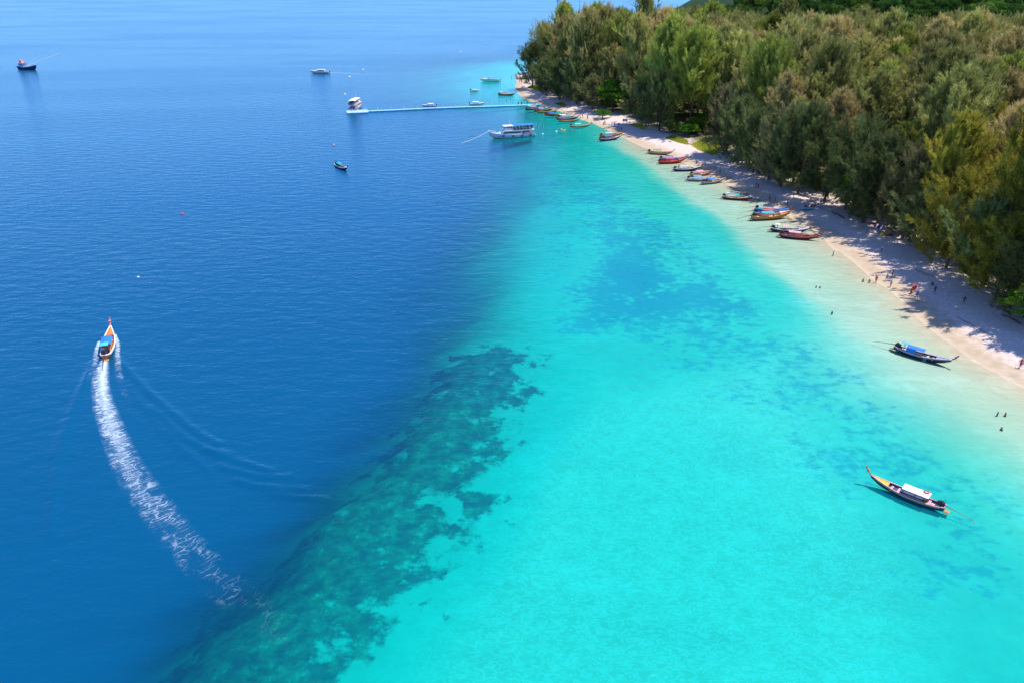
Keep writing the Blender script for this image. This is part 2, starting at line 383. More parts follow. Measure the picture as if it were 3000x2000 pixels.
def broadleaf(seed, H=12.0, Rc=4.5, clumps=60, leaves=150, tiers=False, leaf=.30, base=.3):
    r = np.random.default_rng(seed)
    limbs = [([(0, 0, -.5), (r.normal(0, .2), r.normal(0, .2), H * .3), (r.normal(0, .4), r.normal(0, .4), H * .75)], [.34, .24, .08])]
    P, D, L, Wd, T = [], [], [], [], []
    for b in range(clumps):
        v = r.normal(size=3); v /= np.linalg.norm(v); v *= r.uniform(.45, 1.0) ** .5
        rad = Rc * (1 + .18 * math.sin(3 * math.atan2(v[1], v[0]) + seed) + .12 * math.sin(5 * v[2] + seed))
        c = np.array([v[0] * rad, v[1] * rad, H * (base + (1 - base) * (.5 + .46 * v[2]))])
        if tiers: c[2] = round(c[2] / 1.4) * 1.4 + r.normal(0, .12)
        if b % 3 == 0: limbs.append(([(0, 0, H * r.uniform(.25, .6)), c * .6 + np.array([0, 0, .2 * c[2]]), c], [.12, .07, .02]))
        cr = r.uniform(.6, 1.25) * Rc * .26
        q = r.normal(size=(leaves, 3)); q /= np.linalg.norm(q, axis=1, keepdims=True); q *= (cr * r.uniform(.3, 1, leaves) ** .5)[:, None]
        q[:, 2] *= .42 if tiers else .75
        dd = q / (np.linalg.norm(q, axis=1, keepdims=True) + 1e-9) + r.normal(0, .5, (leaves, 3)); dd[:, 2] -= .15; dd /= np.linalg.norm(dd, axis=1, keepdims=True)
        P.append(c + q); D.append(dd); L.append(r.uniform(.7, 1.5, leaves) * leaf); Wd.append(r.uniform(.30, .5, leaves) * leaf)
        T.append(np.clip(r.uniform(.1, .8) + r.normal(0, .16, leaves), 0, 1))
    V, T = blades(np.concatenate(P), np.concatenate(D), np.concatenate(L), np.concatenate(Wd), np.concatenate(T), r)
    me = mesh_np('crown', V, np.arange(len(V)).reshape(-1, 3)); fattr(me, 'tint', T)
    return me, tubes_mesh('trunk', limbs, 5)

def plant_tree(name, kind, x, y, sc, rz, mat, label, cat, group, sz=1.0, z=None, part='crown'):
    root = empty(name, (x, y, ground_z(x, y) - .1 if z is None else z), rz)
    root.scale = (sc, sc, sc * sz)
    link(part, kind[0], root, mat=mat); link('trunk', kind[1], root, mat=M_BARK)
    return tag(root, label, cat, group)

CAS = [casuarina(40 + i, 28 + 2 * (i % 3), 7.9 + 1.0 * (i % 2), 64 + 4 * (i % 3), 15, 48, base=.16 + .05 * (i % 2), size=1.15) for i in range(6)]
SHORE_CAS = [casuarina(70 + i, 21.0, 9.2, 46, 13, 40, base=.06, droop=.8, size=1.15) for i in range(3)]
BROAD = [broadleaf(90 + i, 9 + i, 4.2, 56, 150, tiers=(i == 0)) for i in range(3)]
JUNGLE = [broadleaf(110 + i, 17, 6.0, 70, 130, leaf=.5, base=.35) for i in range(3)]

# forest layout: a jittered grid of stems behind the beach
cand = []
gx = np.arange(-20, 470, 15.0); gy = np.arange(90, 660, 13.5)
for j, y0 in enumerate(gy):
    for x0 in gx:
        x = x0 + (7.2 if j % 2 else 0) + rng.uniform(-4.2, 4.2); y = y0 + rng.uniform(-4.2, 4.2)
        cand.append((x, y))
cand = np.array(cand)
ld = sdist(cand[:, 0], cand[:, 1], LAND)
u0, v0 = proj(cand[:, 0], cand[:, 1], 0.0); u1, v1 = proj(cand[:, 0], cand[:, 1], 28.0)
okm = (ld > 10.0 + rng.uniform(-1, 2.0, len(cand))) & (u1 > 1100) & (u0 < 3330) & (v0 > 60) & (v1 < 1000) & (cand[:, 1] > 100)
# openings in the wood
for cu, cv, rr in [(2600, 275, 13), (2790, 245, 14), (2085, 430, 13), (1985, 410, 8)]:
    cx, cy = at(cu, cv); okm &= (cand[:, 0] - cx) ** 2 + (cand[:, 1] - cy) ** 2 > rr * rr
own = np.array([at(*q) for q in [(2412, 606), (2565, 680), (2640, 712), (2525, 660), (2700, 755), (2768, 800), (2838, 850), (2910, 895), (2995, 945), (2735, 735), (2880, 850), (2960, 890), (2285, 556), (2335, 577), (2205, 515), (2320, 548), (2160, 492), (2250, 535), (1690, 312), (1735, 330), (1880, 372), (1930, 392), (2125, 462), (1600, 288), (1640, 300), (1560, 262), (2490, 640)]])
near = np.min(np.hypot(cand[:, None, 0] - own[None, :, 0], cand[:, None, 1] - own[None, :, 1]), axis=1)
okm &= near > 9.0
lu, lv = proj(cand[:, 0], cand[:, 1], 0.0)
okm &= ~((lu > 1690) & (lu < 2160) & (ld < 17)) & (rng.uniform(0, 1, len(cand)) > .07)
cand = np.concatenate([cand[okm], own]); ld = sdist(cand[:, 0], cand[:, 1], LAND)
hillz = np.array([ground_z(*c) for c in cand])
keep = hillz < 6.0
cand, ld = cand[keep], ld[keep]
dist = np.hypot(cand[:, 0], cand[:, 1]); order = np.argsort(dist); cand, ld, dist = cand[order], ld[order], dist[order]
print('forest stems', len(cand))
def side_words(x, y, l):
    u, v = proj(np.array([x]), np.array([y]), 18.0); u, v = float(u[0]), float(v[0])
    row = 'on the beach edge' if l < 24 else ('in the second row' if l < 40 else 'in mid wood' if l < 75 else ('far inland' if l < 130 else 'below the hill'))
    cols = [(1600, 'at the spit'), (1720, 'by the jetty foot'), (1830, 'by the signboard'), (1950, 'left of the grass patch'), (2080, 'behind the grass patch'), (2200, 'behind the red boats'), (2330, 'behind the boat cluster'), (2450, 'by the sitting group'),
            (2570, 'above the flag cloth'), (2700, 'above the wide sand'), (2850, 'towards the right edge'), (9999, 'at the right edge')]
    return row, [w for q, w in cols if u < q][0]
N_SINGLE = 290
for i in range(min(N_SINGLE, len(cand))):
    x, y = cand[i]; l = ld[i]
    row, col = side_words(x, y, l)
    r1 = random.random()
    u, v = (float(a[0]) for a in proj(np.array([x]), np.array([y]), 18.0))
    gold = u > 2780 and 380 < v < 640 and r1 < .8
    kind = SHORE_CAS[i % 3] if l < 21 else CAS[(i * 5 + int(r1 * 6)) % 6]
    sc = (random.uniform(.80, 1.05) if l < 21 else random.uniform(.78, 1.26))
    szv = random.uniform(.86, 1.16); hw = ('tall' if szv > 1.06 else 'low' if szv < .96 else 'feathery') + (' broad' if sc > 1.08 else ' slim' if sc < .98 else '')
    colr = 'golden green' if gold else ('dark green' if l < 24 else 'olive green')
    plant_tree('casuarina_tree', kind, x, y, sc, random.uniform(0, 6.28), M_GOLD if gold else (M_SHORE if l < 23 else M_CAS),
               f'{colr} {hw} casuarina {row} {col}', 'tree', f'casuarinas {row} {col}', szv)
# the far stems merge into one canopy
FARK = [casuarina(200 + i, 24, 8.2, 42, 9, 12, size=2.2) for i in range(4)]
Vs, Fs, Ts, o = [], [], [], 0
for i in range(N_SINGLE, len(cand)):
    x, y = cand[i]; me = FARK[i % 4][0]
    v = np.empty(len(me.vertices) * 3, np.float32); me.vertices.foreach_get('co', v); v = v.reshape(-1, 3)
    tn = np.empty(len(v), np.float32); me.attributes['tint'].data.foreach_get('value', tn)
    a = random.uniform(0, 6.28); s = random.uniform(.9, 1.2)
    rot = np.array([[math.cos(a), -math.sin(a), 0], [math.sin(a), math.cos(a), 0], [0, 0, 1]])
    Vs.append(v @ rot.T * s + np.array([x, y, ground_z(x, y)])); Ts.append(np.clip(tn * .7 + random.uniform(-.1, .42), 0, 1)); Fs.append(np.arange(len(v)) + o); o += len(v)
if Vs:
    me = mesh_np('far_woodland', np.concatenate(Vs), np.concatenate(Fs).reshape(-1, 3)); fattr(me, 'tint', np.concatenate(Ts))
    tag(link('far_woodland', me, mat=M_CAS), 'olive canopy of far casuarina wood below the jungle hill', 'woodland', kind='stuff')
# undergrowth between the stems
UND = [broadleaf(300 + i, 3.4, 2.4, 26, 60, leaf=.28, base=.05) for i in range(2)]
nb_ = 0
for i in range(0, min(N_SINGLE, len(cand)), 3):
    x, y = cand[i] + rng.uniform(-5, 5, 2)
    if sdist(np.array([x]), np.array([y]), LAND)[0] < 22: continue
    plant_tree('shrub', UND[i % 2], x, y, random.uniform(.8, 1.5), random.uniform(0, 6), M_BROAD, 'leafy green shrub growing under the casuarina wood', 'shrub', 'undergrowth shrubs in the wood', part='foliage')

# jungle on the hill behind
jn = 0
for j in range(7):
    for k in range(32):
        x = 104 + k * 11.5 + random.uniform(-4, 4) + j * 3; y = 558 + j * 14 + random.uniform(-5, 5) + .16 * (200 - x)
        
        u, v = (float(a[0]) for a in proj(np.array([x]), np.array([y]), ground_z(x, y) + 14))
        if u > 3060 or v < -60: continue
        jw = random.choice(['dark green', 'deep green', 'bushy green', 'rounded green', 'shaggy green', 'glossy green']); jr = ('first', 'second', 'third', 'fourth', 'fifth', 'sixth', 'seventh')[j]
        yellow = abs(u - 2870) < 22 and j == 1
        plant_tree('jungle_tree', JUNGLE[(j + k) % 3], x, y, random.uniform(.9, 1.35), random.uniform(0, 6), M_GOLD if yellow else M_JUNGLE,
                   'yellow crowned tree among the dark jungle on the hill' if yellow else f'{jw} jungle tree, {jr} row up the hill, {side_words(x, y, 60)[1]}', 'tree', 'jungle trees on the hill'); jn += 1

def at_tree(u, v): return at(u, v)
# bright broad-leaved trees and bushes of the shore, each where the photograph shows it
SPECIAL = [(1795, 335, 1.75, 0, 'bright green tiered broadleaf tree over the beach near the white signboard'), (1765, 352, .8, 1, 'small bright green bush beside the group by the signboard'),
           (2010, 408, 1.0, 1, 'rounded green bush behind the grass patch above the beached boats'), (1965, 398, .9, 2, 'leafy green bush at the sand edge left of the grass patch'),
           (2050, 400, 1.2, 2, 'tall green bush behind the bleached fallen branch'), (2475, 625, 1.15, 1, 'bright green leaning broadleaf tree over the sand beside the sitting group'),
           (2530, 620, 1.0, 2, 'green broadleaf tree behind the leaning beach tree'), (3005, 975, 1.15, 0, 'bright green almond tree at the right edge of the beach'),
           (2380, 560, .9, 1, 'dark green bush behind the trunk with the sitting group'), (1870, 350, .9, 2, 'green bush under the casuarinas near the signboard'), (2640, 690, .8, 1, 'small bush beside the striped flag cloth'),
           (2795, 262, 1.0, 2, 'bright green bush in the clearing deep in the wood at right'), (2620, 290, .9, 1, 'bright green bush in the clearing in mid wood'), (2980, 290, 1.3, 2, 'bright green broadleaf tree among casuarinas at the right edge'), (1905, 330, 1.3, 1, 'fresh green broadleaf tree among the second row casuarinas'), (2040, 350, 1.5, 2, 'fresh green broadleaf tree behind the grass patch'), (2270, 420, 1.4, 0, 'fresh green broadleaf tree in the wood behind the boat cluster'), (1585, 262, .6, 1, 'low brown green bush on the sand spit near the jetty')]
for u, v, sc, k, lab in SPECIAL:
    x, y = at(u, v); plant_tree('broadleaf_tree' if 'tree' in lab else 'shrub', BROAD[k], x, y, sc, u * .1, M_BROAD, lab, 'tree' if 'tree' in lab else 'bush', 'broad-leaved trees and bushes of the shore', .9 if 'tree' in lab else .5)

# lone trees standing out against the sea at the top
def bare_tree(seed, H):
    r = np.random.default_rng(seed); limbs = [([(0, 0, -.5), (.1, 0, H * .5), (.3, .1, H)], [.32, .2, .05])]
    for i in range(16):
        z = H * r.uniform(.45, .98); a = r.uniform(0, 6.28); ln = H * .26 * r.uniform(.5, 1)
        e = np.array([math.cos(a) * ln, math.sin(a) * ln, z + ln * r.uniform(.2, .8)]); o = np.array([.2 * z / H, 0, z])
        limbs.append(([o, (o + e) / 2 + (0, 0, .3), e], [.10, .07, .03]))
        for q in range(3):
            f = e + r.normal(0, ln * .35, 3); limbs.append(([(o + e) / 2, f], [.05, .02]))
    return tubes_mesh('branches', limbs, 4)
def at_far(u, v, zc_y, z):  # ground spot at distance y whose point at height z shows at column u
    return (u - 1500) / 2200 * (zc_y * CP + (CAM_H - z) * SP), zc_y
x, y = at_far(1872, 30, 600, 30)
b = empty('bare_tree', (x, y, 0)); link('branches', bare_tree(5, 46), b, mat=M_BARK); tag(b, 'leafless tall tree against the sea at the top of the picture', 'tree')
x, y = at_far(1893, 30, 606, 30)
plant_tree('casuarina_tree', CAS[1], x, y, 1.05, 0, M_CAS, 'thin wispy casuarina beside the leafless tall tree', 'tree', None, 1.55)
x, y = at_far(1882, 50, 560, 25)
plant_tree('jungle_tree', JUNGLE[0], x, y, 1.05, 1, M_JUNGLE, 'lone dark round tree standing clear below the leafless tree', 'tree', None, 1.75)
# ------------------------------------------------------------------ mesh kit for boats and other built things
class MB:
    def __init__(self): self.v = []; self.f = []
    def add(self, V, Fc):
        o = len(self.v); self.v += [tuple(map(float, q)) for q in V]; self.f += [tuple(i + o for i in q) for q in Fc]; return self
    def box(self, x0, x1, y0, y1, z0, z1, tx=0.0, ty=0.0):
        return self.add([(x0, y0, z0), (x1, y0, z0), (x1, y1, z0), (x0, y1, z0), (x0 + tx, y0 + ty, z1), (x1 - tx, y0 + ty, z1), (x1 - tx, y1 - ty, z1), (x0 + tx, y1 - ty, z1)],
                        [(3, 2, 1, 0), (4, 5, 6, 7), (0, 1, 5, 4), (1, 2, 6, 5), (2, 3, 7, 6), (3, 0, 4, 7)])
    def bar(self, a, b, r, sides=6, r2=None):
        v, f = tube([a, b], [r, r if r2 is None else r2], sides); n = sides
        return self.add(v, f + [tuple(range(n - 1, -1, -1)), tuple(range(n, 2 * n))])
    def pipe(self, pts, rads, sides=6):
        v, f = tube(pts, rads, sides); m = len(v); n = sides
        return self.add(v, f + [tuple(range(n - 1, -1, -1)), tuple(range(m - n, m))])
    def lathe(self, prof, c=(0, 0, 0), axis='z', sides=12):
        V, Fc = [], []
        for r, h in prof:
            for k in range(sides):
                a = 2 * math.pi * k / sides; q = (r * math.cos(a), r * math.sin(a), h)
                if axis == 'x': q = (h, q[0], q[1])
                if axis == 'y': q = (q[0], h, q[1])
                V.append((q[0] + c[0], q[1] + c[1], q[2] + c[2]))
        for i in range(len(prof) - 1):
            for k in range(sides): Fc.append((i * sides + k, i * sides + (k + 1) % sides, (i + 1) * sides + (k + 1) % sides, (i + 1) * sides + k))
        Fc += [tuple(range(sides - 1, -1, -1)), tuple(range((len(prof) - 1) * sides, len(prof) * sides))]
        return self.add(V, Fc)
    def torus(self, c, R_, r, axis='y', n=14, m=6):
        V, Fc = [], []
        for i in range(n):
            a = 2 * math.pi * i / n
            for j in range(m):
                b = 2 * math.pi * j / m; q = ((R_ + r * math.cos(b)) * math.cos(a), r * math.sin(b), (R_ + r * math.cos(b)) * math.sin(a))
                if axis == 'z': q = (q[0], q[2], q[1])
                V.append((q[0] + c[0], q[1] + c[1], q[2] + c[2]))
        for i in range(n):
            for j in range(m): Fc.append((i * m + j, ((i + 1) % n) * m + j, ((i + 1) % n) * m + (j + 1) % m, i * m + (j + 1) % m))
        return self.add(V, Fc)
    def mesh(self, name, smooth=False, bevel=0.0):
        me = bpy.data.meshes.new(name); me.from_pydata(self.v, [], self.f); me.update()
        bm = bmesh.new(); bm.from_mesh(me); bmesh.ops.recalc_face_normals(bm, faces=bm.faces)
        if bevel: bmesh.ops.bevel(bm, geom=[e for e in bm.edges if e.is_manifold and e.calc_face_angle(0) > .6], offset=bevel, segments=1, affect='EDGES')
        bm.to_mesh(me); bm.free()
        if smooth: me.polygons.foreach_set('use_smooth', np.ones(len(me.polygons), bool))
        return me
def interp(t, tab):
    return float(np.interp(t, [a for a, _ in tab], [b for _, b in tab]))
def loft_hull(L, beam, sheer, keel, rake=1.0, thick=.07, floor=.2, n=19, m=7, power=2.4, stern_w=.6):
    """open boat shell: outer skin, inner skin, joined at the rim; x forward"""
    def ring(inner):
        rows = []
        for i in range(n):
            t = i / (n - 1); x = L * (t - .5); b = interp(t, beam); zs = interp(t, sheer); zk = interp(t, keel)
            if inner: b = max(b - thick, .012); zk = min(max(zk + .18, floor), zs - .04); x = x + (.08 if i == 0 else 0)
            row = []
            for j in range(-m, m + 1):
                s = j / m; k = 1 - abs(s)
                y = b * math.copysign(1 - k ** power, s) if s else 0.0; zz = zs + (zk - zs) * k ** .8
                row.append((x + rake * max(0, t - .55) ** 2 * 4 * (zz / max(zs, .1)), y, zz))
            rows.append(row)
        return rows
    A, B = ring(False), ring(True); w = 2 * m + 1
    V = [q for r_ in A for q in r_] + [q for r_ in B for q in r_]; o = n * w; Fc = []
    for i in range(n - 1):
        for j in range(w - 1):
            Fc.append((i * w + j, i * w + j + 1, (i + 1) * w + j + 1, (i + 1) * w + j)); Fc.append((o + i * w + j, o + (i + 1) * w + j, o + (i + 1) * w + j + 1, o + i * w + j + 1))
        for j in (0, w - 1): Fc.append((i * w + j, (i + 1) * w + j, o + (i + 1) * w + j, o + i * w + j))
    for e in (0, n - 1):
        for j in range(w - 1): Fc.append((e * w + j, e * w + j + 1, o + e * w + j + 1, o + e * w + j))
    mb = MB(); mb.add(V, Fc)
    # transom
    mb.add([A[0][j] for j in range(w)], [tuple(range(w))])
    rim = [[A[i][0] for i in range(n)], [A[i][w - 1] for i in range(n)]]
    return mb, rim

# ------------------------------------------------------------------ longtail boat parts (hull about 10 m, x forward, z = 0 at the waterline)
BEAM = [(0, .52), (.12, .78), (.35, .98), (.55, 1.0), (.72, .84), (.86, .52), (.95, .22), (1, .05)]
SHEER = [(0, .92), (.1, .72), (.3, .56), (.5, .56), (.7, .74), (.85, .98), (1, 1.38)]
KEEL = [(0, -.05), (.1, -.35), (.7, -.38), (.86, -.2), (.95, .2), (1, .75)]
LT = {}
hb, rim = loft_hull(10.0, BEAM, SHEER, KEEL, rake=1.1)
LT['hull'] = hb.mesh('longtail_hull', True)
g = MB()
for side in rim: g.pipe([(q[0], q[1], q[2] + .02) for q in side], [.095] * len(side), 6)
g.bar((rim[0][0][0], rim[0][0][1], rim[0][0][2]), (rim[1][0][0], rim[1][0][1], rim[1][0][2]), .09)
LT['gunwale'] = g.mesh('longtail_gunwale', True)
g = MB()                                                # painted stripe below the rail, a strake proud of the hull
for side in (rim[0], rim[1]): g.pipe([(q[0], q[1] * 1.0 + math.copysign(.012, q[1]), q[2] - .16) for q in side[1:-1]], [.06] * (len(side) - 2), 4)
LT['strake'] = g.mesh('longtail_strake')
dk = [i for i in range(19) if i >= 14]
V = []; Fc = []
for i in dk: V += [(rim[0][i][0], rim[0][i][1] * .96, rim[0][i][2] - .03), (rim[0][i][0], 0, rim[0][i][2] + .05), (rim[1][i][0], rim[1][i][1] * .96, rim[1][i][2] - .03)]
for k in range(len(dk) - 1):
    for j in (0, 1): Fc.append((3 * k + j, 3 * k + j + 1, 3 * k + j + 4, 3 * k + j + 3))
e0 = V[0:3]; V += [(q[0], q[1], q[2] - .1) for q in e0]; nv = len(V); Fc += [(0, 1, nv - 2, nv - 3), (1, 2, nv - 1, nv - 2)]
LT['foredeck'] = MB().add(V, Fc).mesh('longtail_foredeck')
bx_ = rim[0][18][0]
LT['prow'] = MB().pipe([(bx_ - .32, 0, .85), (bx_ - .02, 0, 1.45), (bx_ + .40, 0, 1.85), (bx_ + .68, 0, 2.25), (bx_ + .88, 0, 2.6)], [.10, .13, .13, .14, .17], 5).mesh('longtail_prow')
LT['garland'] = MB().torus((bx_ + .47, 0, 2.12), .17, .07, 'z', 10, 5).bar((bx_ + .52, .05, 2.1), (bx_ + .62, .08, 1.35), .05, 5, .02).mesh('longtail_garland')
LT['floor_boards'] = MB().box(-4.0, 2.6, -.66, .66, .17, .22).mesh('longtail_floor')
LT['bench'] = MB().box(-.16, .16, -.86, .86, .42, .48).mesh('longtail_bench', bevel=.01)
def roof_mesh(name, L, Wd, h, arch, th=.05, side=0.0, n=7):
    A = [];
    for x in (-L / 2, L / 2):
        for k in range(n):
            s = 2 * k / (n - 1) - 1; A.append((x, s * Wd / 2, h + arch * (1 - s * s)))
    B = [(x, y * 1.0, z - th) for x, y, z in A]; V = A + B; m = 2 * n; Fc = []
    for k in range(n - 1): Fc += [(k, k + 1, n + k + 1, n + k), (m + k + 1, m + k, m + n + k, m + n + k + 1), (k + 1, k, m + k, m + k + 1), (n + k, n + k + 1, m + n + k + 1, m + n + k)]
    Fc += [(0, n, m + n, m), (n - 1, m + n - 1, m + 2 * n - 1, 2 * n - 1)]
    mb = MB().add(V, Fc)
    return mb.mesh(name)
LT['canopy'] = roof_mesh('longtail_canopy', 3.3, 1.72, 1.62, .22)
LT['tarp'] = MB().add([(-1.62, -.87, 1.62), (0.2, -.87, 1.62), (.1, -.93, .7), (-1.6, -.93, .66), (-1.62, -.84, 1.62), (0.2, -.84, 1.62), (.1, -.9, .7), (-1.6, -.9, .66)],
                      [(0, 1, 2, 3), (7, 6, 5, 4), (0, 4, 5, 1), (1, 5, 6, 2), (2, 6, 7, 3), (3, 7, 4, 0)]).mesh('longtail_tarp')
LT['canopy_post'] = MB().bar((0, 0, .5), (0, 0, 1.64), .035, 5).mesh('longtail_post')
LT['stern_shade'] = roof_mesh('longtail_shade', 1.35, 1.15, 2.05, .05, .04, n=5)
LT['shade_post'] = MB().bar((0, 0, .3), (0, 0, 2.06), .04, 5).mesh('longtail_shade_post')
e = MB().box(-.48, .42, -.26, .26, .95, 1.42, .04, .03).box(-.25, .3, -.2, .2, 1.42, 1.62, .05, .04).box(.38, .62, -.3, .3, 1.0, 1.45, .03, .03)
e.lathe([(.02, -.16), (.13, -.14), (.13, .14), (.02, .16)], (-.1, .30, 1.5), 'x', 10).bar((0, 0, .55), (0, 0, .98), .09).bar((.55, 0, 1.3), (1.45, .1, 1.5), .03, 5).bar((-.05, -.28, 1.35), (-.4, -.42, 1.85), .04, 5)
LT['engine'] = e.mesh('longtail_engine', bevel=.015)
LT['propeller_shaft'] = MB().bar((-.45, 0, 1.12), (-2.0, 0, .86), .075, 6, .055).bar((-2.0, 0, .86), (-4.6, 0, .38), .05, 6, .03).mesh('longtail_shaft')
LT['propeller'] = MB().lathe([(.02, -.08), (.06, 0), (.04, .1)], (-4.6, 0, .38), 'x', 8).box(-4.63, -4.6, -.2, .2, .34, .42).box(-4.63, -4.6, -.04, .04, .18, .58).bar((-4.0, 0, .46), (-4.75, 0, .12), .02, 4).mesh('longtail_propeller')
LT['stern_platform'] = MB().box(-5.75, -5.0, -.5, .5, .10, .17).box(-5.6, -5.5, -.5, .5, .02, .1).mesh('longtail_platform', bevel=.01)
LT['crate'] = MB().box(-.32, .32, -.24, .24, .22, .55).box(-.34, .34, -.26, .26, .55, .6).mesh('longtail_crate', bevel=.015)
LT['rope_coil'] = MB().torus((0, 0, .30), .26, .07, 'z', 12, 5).torus((0.02, 0, .42), .22, .06, 'z', 12, 5).mesh('longtail_rope', True)
LT['lifebuoy'] = MB().torus((0, 0, 0), .34, .09, 'z', 16, 6).mesh('longtail_lifebuoy', True)
LT['life_jacket'] = MB().box(-.22, .22, -.18, .18, 0, .16, .04, .03).box(-.18, -.04, -.16, .16, .16, .24).mesh('longtail_jacket', bevel=.02)
LT['ladder'] = MB().bar((-.2, 0, .62), (-.2, 0, -.5), .025, 5).bar((.2, 0, .62), (.2, 0, -.5), .025, 5).bar((-.2, 0, .55), (.2, 0, .55), .02, 5).bar((-.2, 0, .2), (.2, 0, .2), .02, 5).bar((-.2, 0, -.2), (.2, 0, -.2), .02, 5).mesh('longtail_ladder')

COL = {'white': (.78, .77, .74), 'cream': (.70, .62, .48), 'red': (.52, .035, .03), 'darkred': (.20, .035, .025), 'orange': (.62, .20, .03), 'yellow': (.75, .42, .02), 'brown': (.17, .075, .035),
       'tan': (.42, .24, .10), 'wood': (.30, .15, .065), 'black': (.025, .025, .03), 'navy': (.02, .035, .12), 'blue': (.02, .17, .60), 'sky': (.10, .36, .75), 'teal': (.01, .36, .40), 'green': (.03, .36, .17),
       'pink': (.72, .36, .38), 'mint': (.30, .62, .50), 'grey': (.32, .33, .36), 'lilac': (.50, .46, .62), 'darkgreen': (.02, .12, .09), 'skin': (.36, .19, .12), 'tanskin': (.22, .11, .065), 'hair': (.02, .014, .01), 'cyan': (.06, .50, .68), 'paleblue': (.36, .58, .75)}
def cm(c, rough=.55): return paint('paint_' + c, COL[c], rough, .16 if c in ('white', 'blue', 'teal', 'red') else .28)
M_METAL = paint('dark_metal', (.03, .03, .032), .45, .4, 8, .5, .3)
M_STEEL = paint('pale_steel', (.5, .5, .5), .4, .15, 8, .5, .6)
M_GLASS = paint('dark_glass', (.015, .02, .03), .12, .2, 2, .6)

def longtail(loc, rz, sc, hull, rail, deck, canopy=None, shade=None, inside='wood', label='', group=None, garland='red', prow='wood', tarp=None, cargo=(), tail=0.0, roof_x=-.9, extra=(), roof_s=1.0):
    root = empty('longtail_boat', loc, rz, sc)
    P = lambda k, m, **kw: link(kw.pop('name', k), LT[k], kw.pop('parent', root), mat=m, **kw)
    h = P('hull', cm(hull)); P('gunwale', cm(rail, .45)); P('strake', cm(deck if deck != hull else 'cream'), parent=h)
    P('foredeck', cm(deck)); pr = P('prow', cm(prow)); P('garland', cm(garland), parent=pr)
    P('floor_boards', cm(inside))
    for x in (-2.9, 1.5, 2.5): P('bench', cm('tan' if inside == 'wood' else inside), loc=(x, 0, .02))
    if canopy:
        rf = P('canopy', cm(canopy, .7), loc=(roof_x, 0, 0)); rf.scale = (roof_s, 1, 1)
        for x in (-1.5, 0, 1.5):
            for y in (-.8, .8): P('canopy_post', M_METAL, parent=rf, loc=(x, y, 0))
        if tarp: P('tarp', cm(tarp, .7), parent=rf)
    if shade:
        s_ = P('stern_shade', cm(shade, .7), loc=(-3.15, 0, 0))
        for y in (-.4, .4): P('shade_post', M_METAL, parent=s_, loc=(0, y, 0))
    en = P('engine', M_METAL, loc=(-4.45, 0, 0)); en.rotation_euler = (0, 0, tail)
    sh = P('propeller_shaft', M_METAL, parent=en); P('propeller', M_STEEL, parent=en)
    P('stern_platform', cm('tan'))
    for kind, x, y, c in cargo: P(kind, cm(c), loc=(x, y, 0) if kind not in ('life_jacket', 'lifebuoy') else (x, y, .24))
    for kind, x, y, z_, c in extra: P(kind, cm(c), loc=(x, y, z_))
    return tag(root, label, 'longtail boat', group)

def boat_px(stern, bow, z_tip=2.5, **kw):
    """place a longtail from where its stern rail and prow tip appear"""
    a = at(stern[0], stern[1], .55); b = at(bow[0], bow[1], z_tip)
    dx, dy = b[0] - a[0], b[1] - a[1]; ln = math.hypot(dx, dy); rz = math.atan2(dy, dx)
    sc = min(max(ln / 11.6, .80), 1.12)
    if 'sc' in kw: sc = kw.pop('sc')
    cx, cy = a[0] + math.cos(rz) * 5.0 * sc, a[1] + math.sin(rz) * 5.0 * sc
    zb = max(0.0, max(ground_z(cx + math.cos(rz) * k * sc, cy + math.sin(rz) * k * sc) + (.36 if k < 3.6 else -.1) for k in (-3, 0, 2, 4.5)) * sc)
    return longtail((cx, cy, zb), rz, sc, **kw)
ROW = 'longtail boats drawn up along the beach'
boat_px((2768, 1486), (2543, 1358), hull='navy', rail='pink', deck='yellow', canopy='white', inside='pink', garland='orange', prow='tan', tail=.0,
        label='yellow decked longtail boat with white roof floating over turquoise shallows', cargo=[('rope_coil', 2.9, 0, 'grey'), ('crate', -3.4, .2, 'pink'), ('crate', -2.2, -.3, 'tan'), ('life_jacket', -2.5, .35, 'cream')], extra=[('lifebuoy', -2.1, -.3, 1.92, 'red')], roof_s=1.15)
boat_px((2620, 1018), (2807, 1040), hull='black', rail='lilac', deck='grey', canopy='blue', shade='sky', tarp='blue', inside='pink', garland='brown', prow='brown',
        label='dark longtail boat with bright blue canopy moored just off the shaded sand', cargo=[('life_jacket', 1.4, .2, 'white'), ('life_jacket', 1.9, -.2, 'pink'), ('crate', -3.2, .2, 'white')], extra=[('ladder', 1.2, -.99, 0, 'white')])
boat_px((308, 1046), (316, 952), hull='orange', rail='white', deck='orange', canopy='blue', shade='cyan', inside='pink', garland='pink', prow='orange', sc=1.05,
        label='orange and white longtail boat speeding away ahead of its white wake', cargo=[('crate', -3.2, .3, 'white'), ('crate', 2.2, .3, 'pink')])
boat_px((2283, 688), (2413, 678), hull='darkred', rail='red', deck='darkred', canopy='pink', inside='navy', label='dark red longtail boat with pale pink roof, front boat of the beached pair', group=ROW, cargo=[('crate', -3, 0, 'blue')])
boat_px((2258, 671), (2380, 657), hull='black', rail='white', deck='lilac', canopy='pink', shade='white', inside='grey', roof_s=.5, label='white railed black longtail boat behind the dark red one, small pink roof', group=ROW, cargo=[('crate', -1, 0, 'navy')])
boat_px((2202, 640), (2325, 612), hull='tan', rail='orange', deck='orange', canopy='teal', inside='brown', label='orange wooden longtail boat with turquoise roof, front of the tight cluster of three', group=ROW, cargo=[('crate', -3, 0, 'white'), ('life_jacket', 2, .2, 'orange')])
boat_px((2207, 626), (2322, 607), hull='navy', rail='lilac', deck='white', canopy='red', shade='teal', inside='red', label='longtail boat with bright red roof, middle of the tight cluster of three', group=ROW)
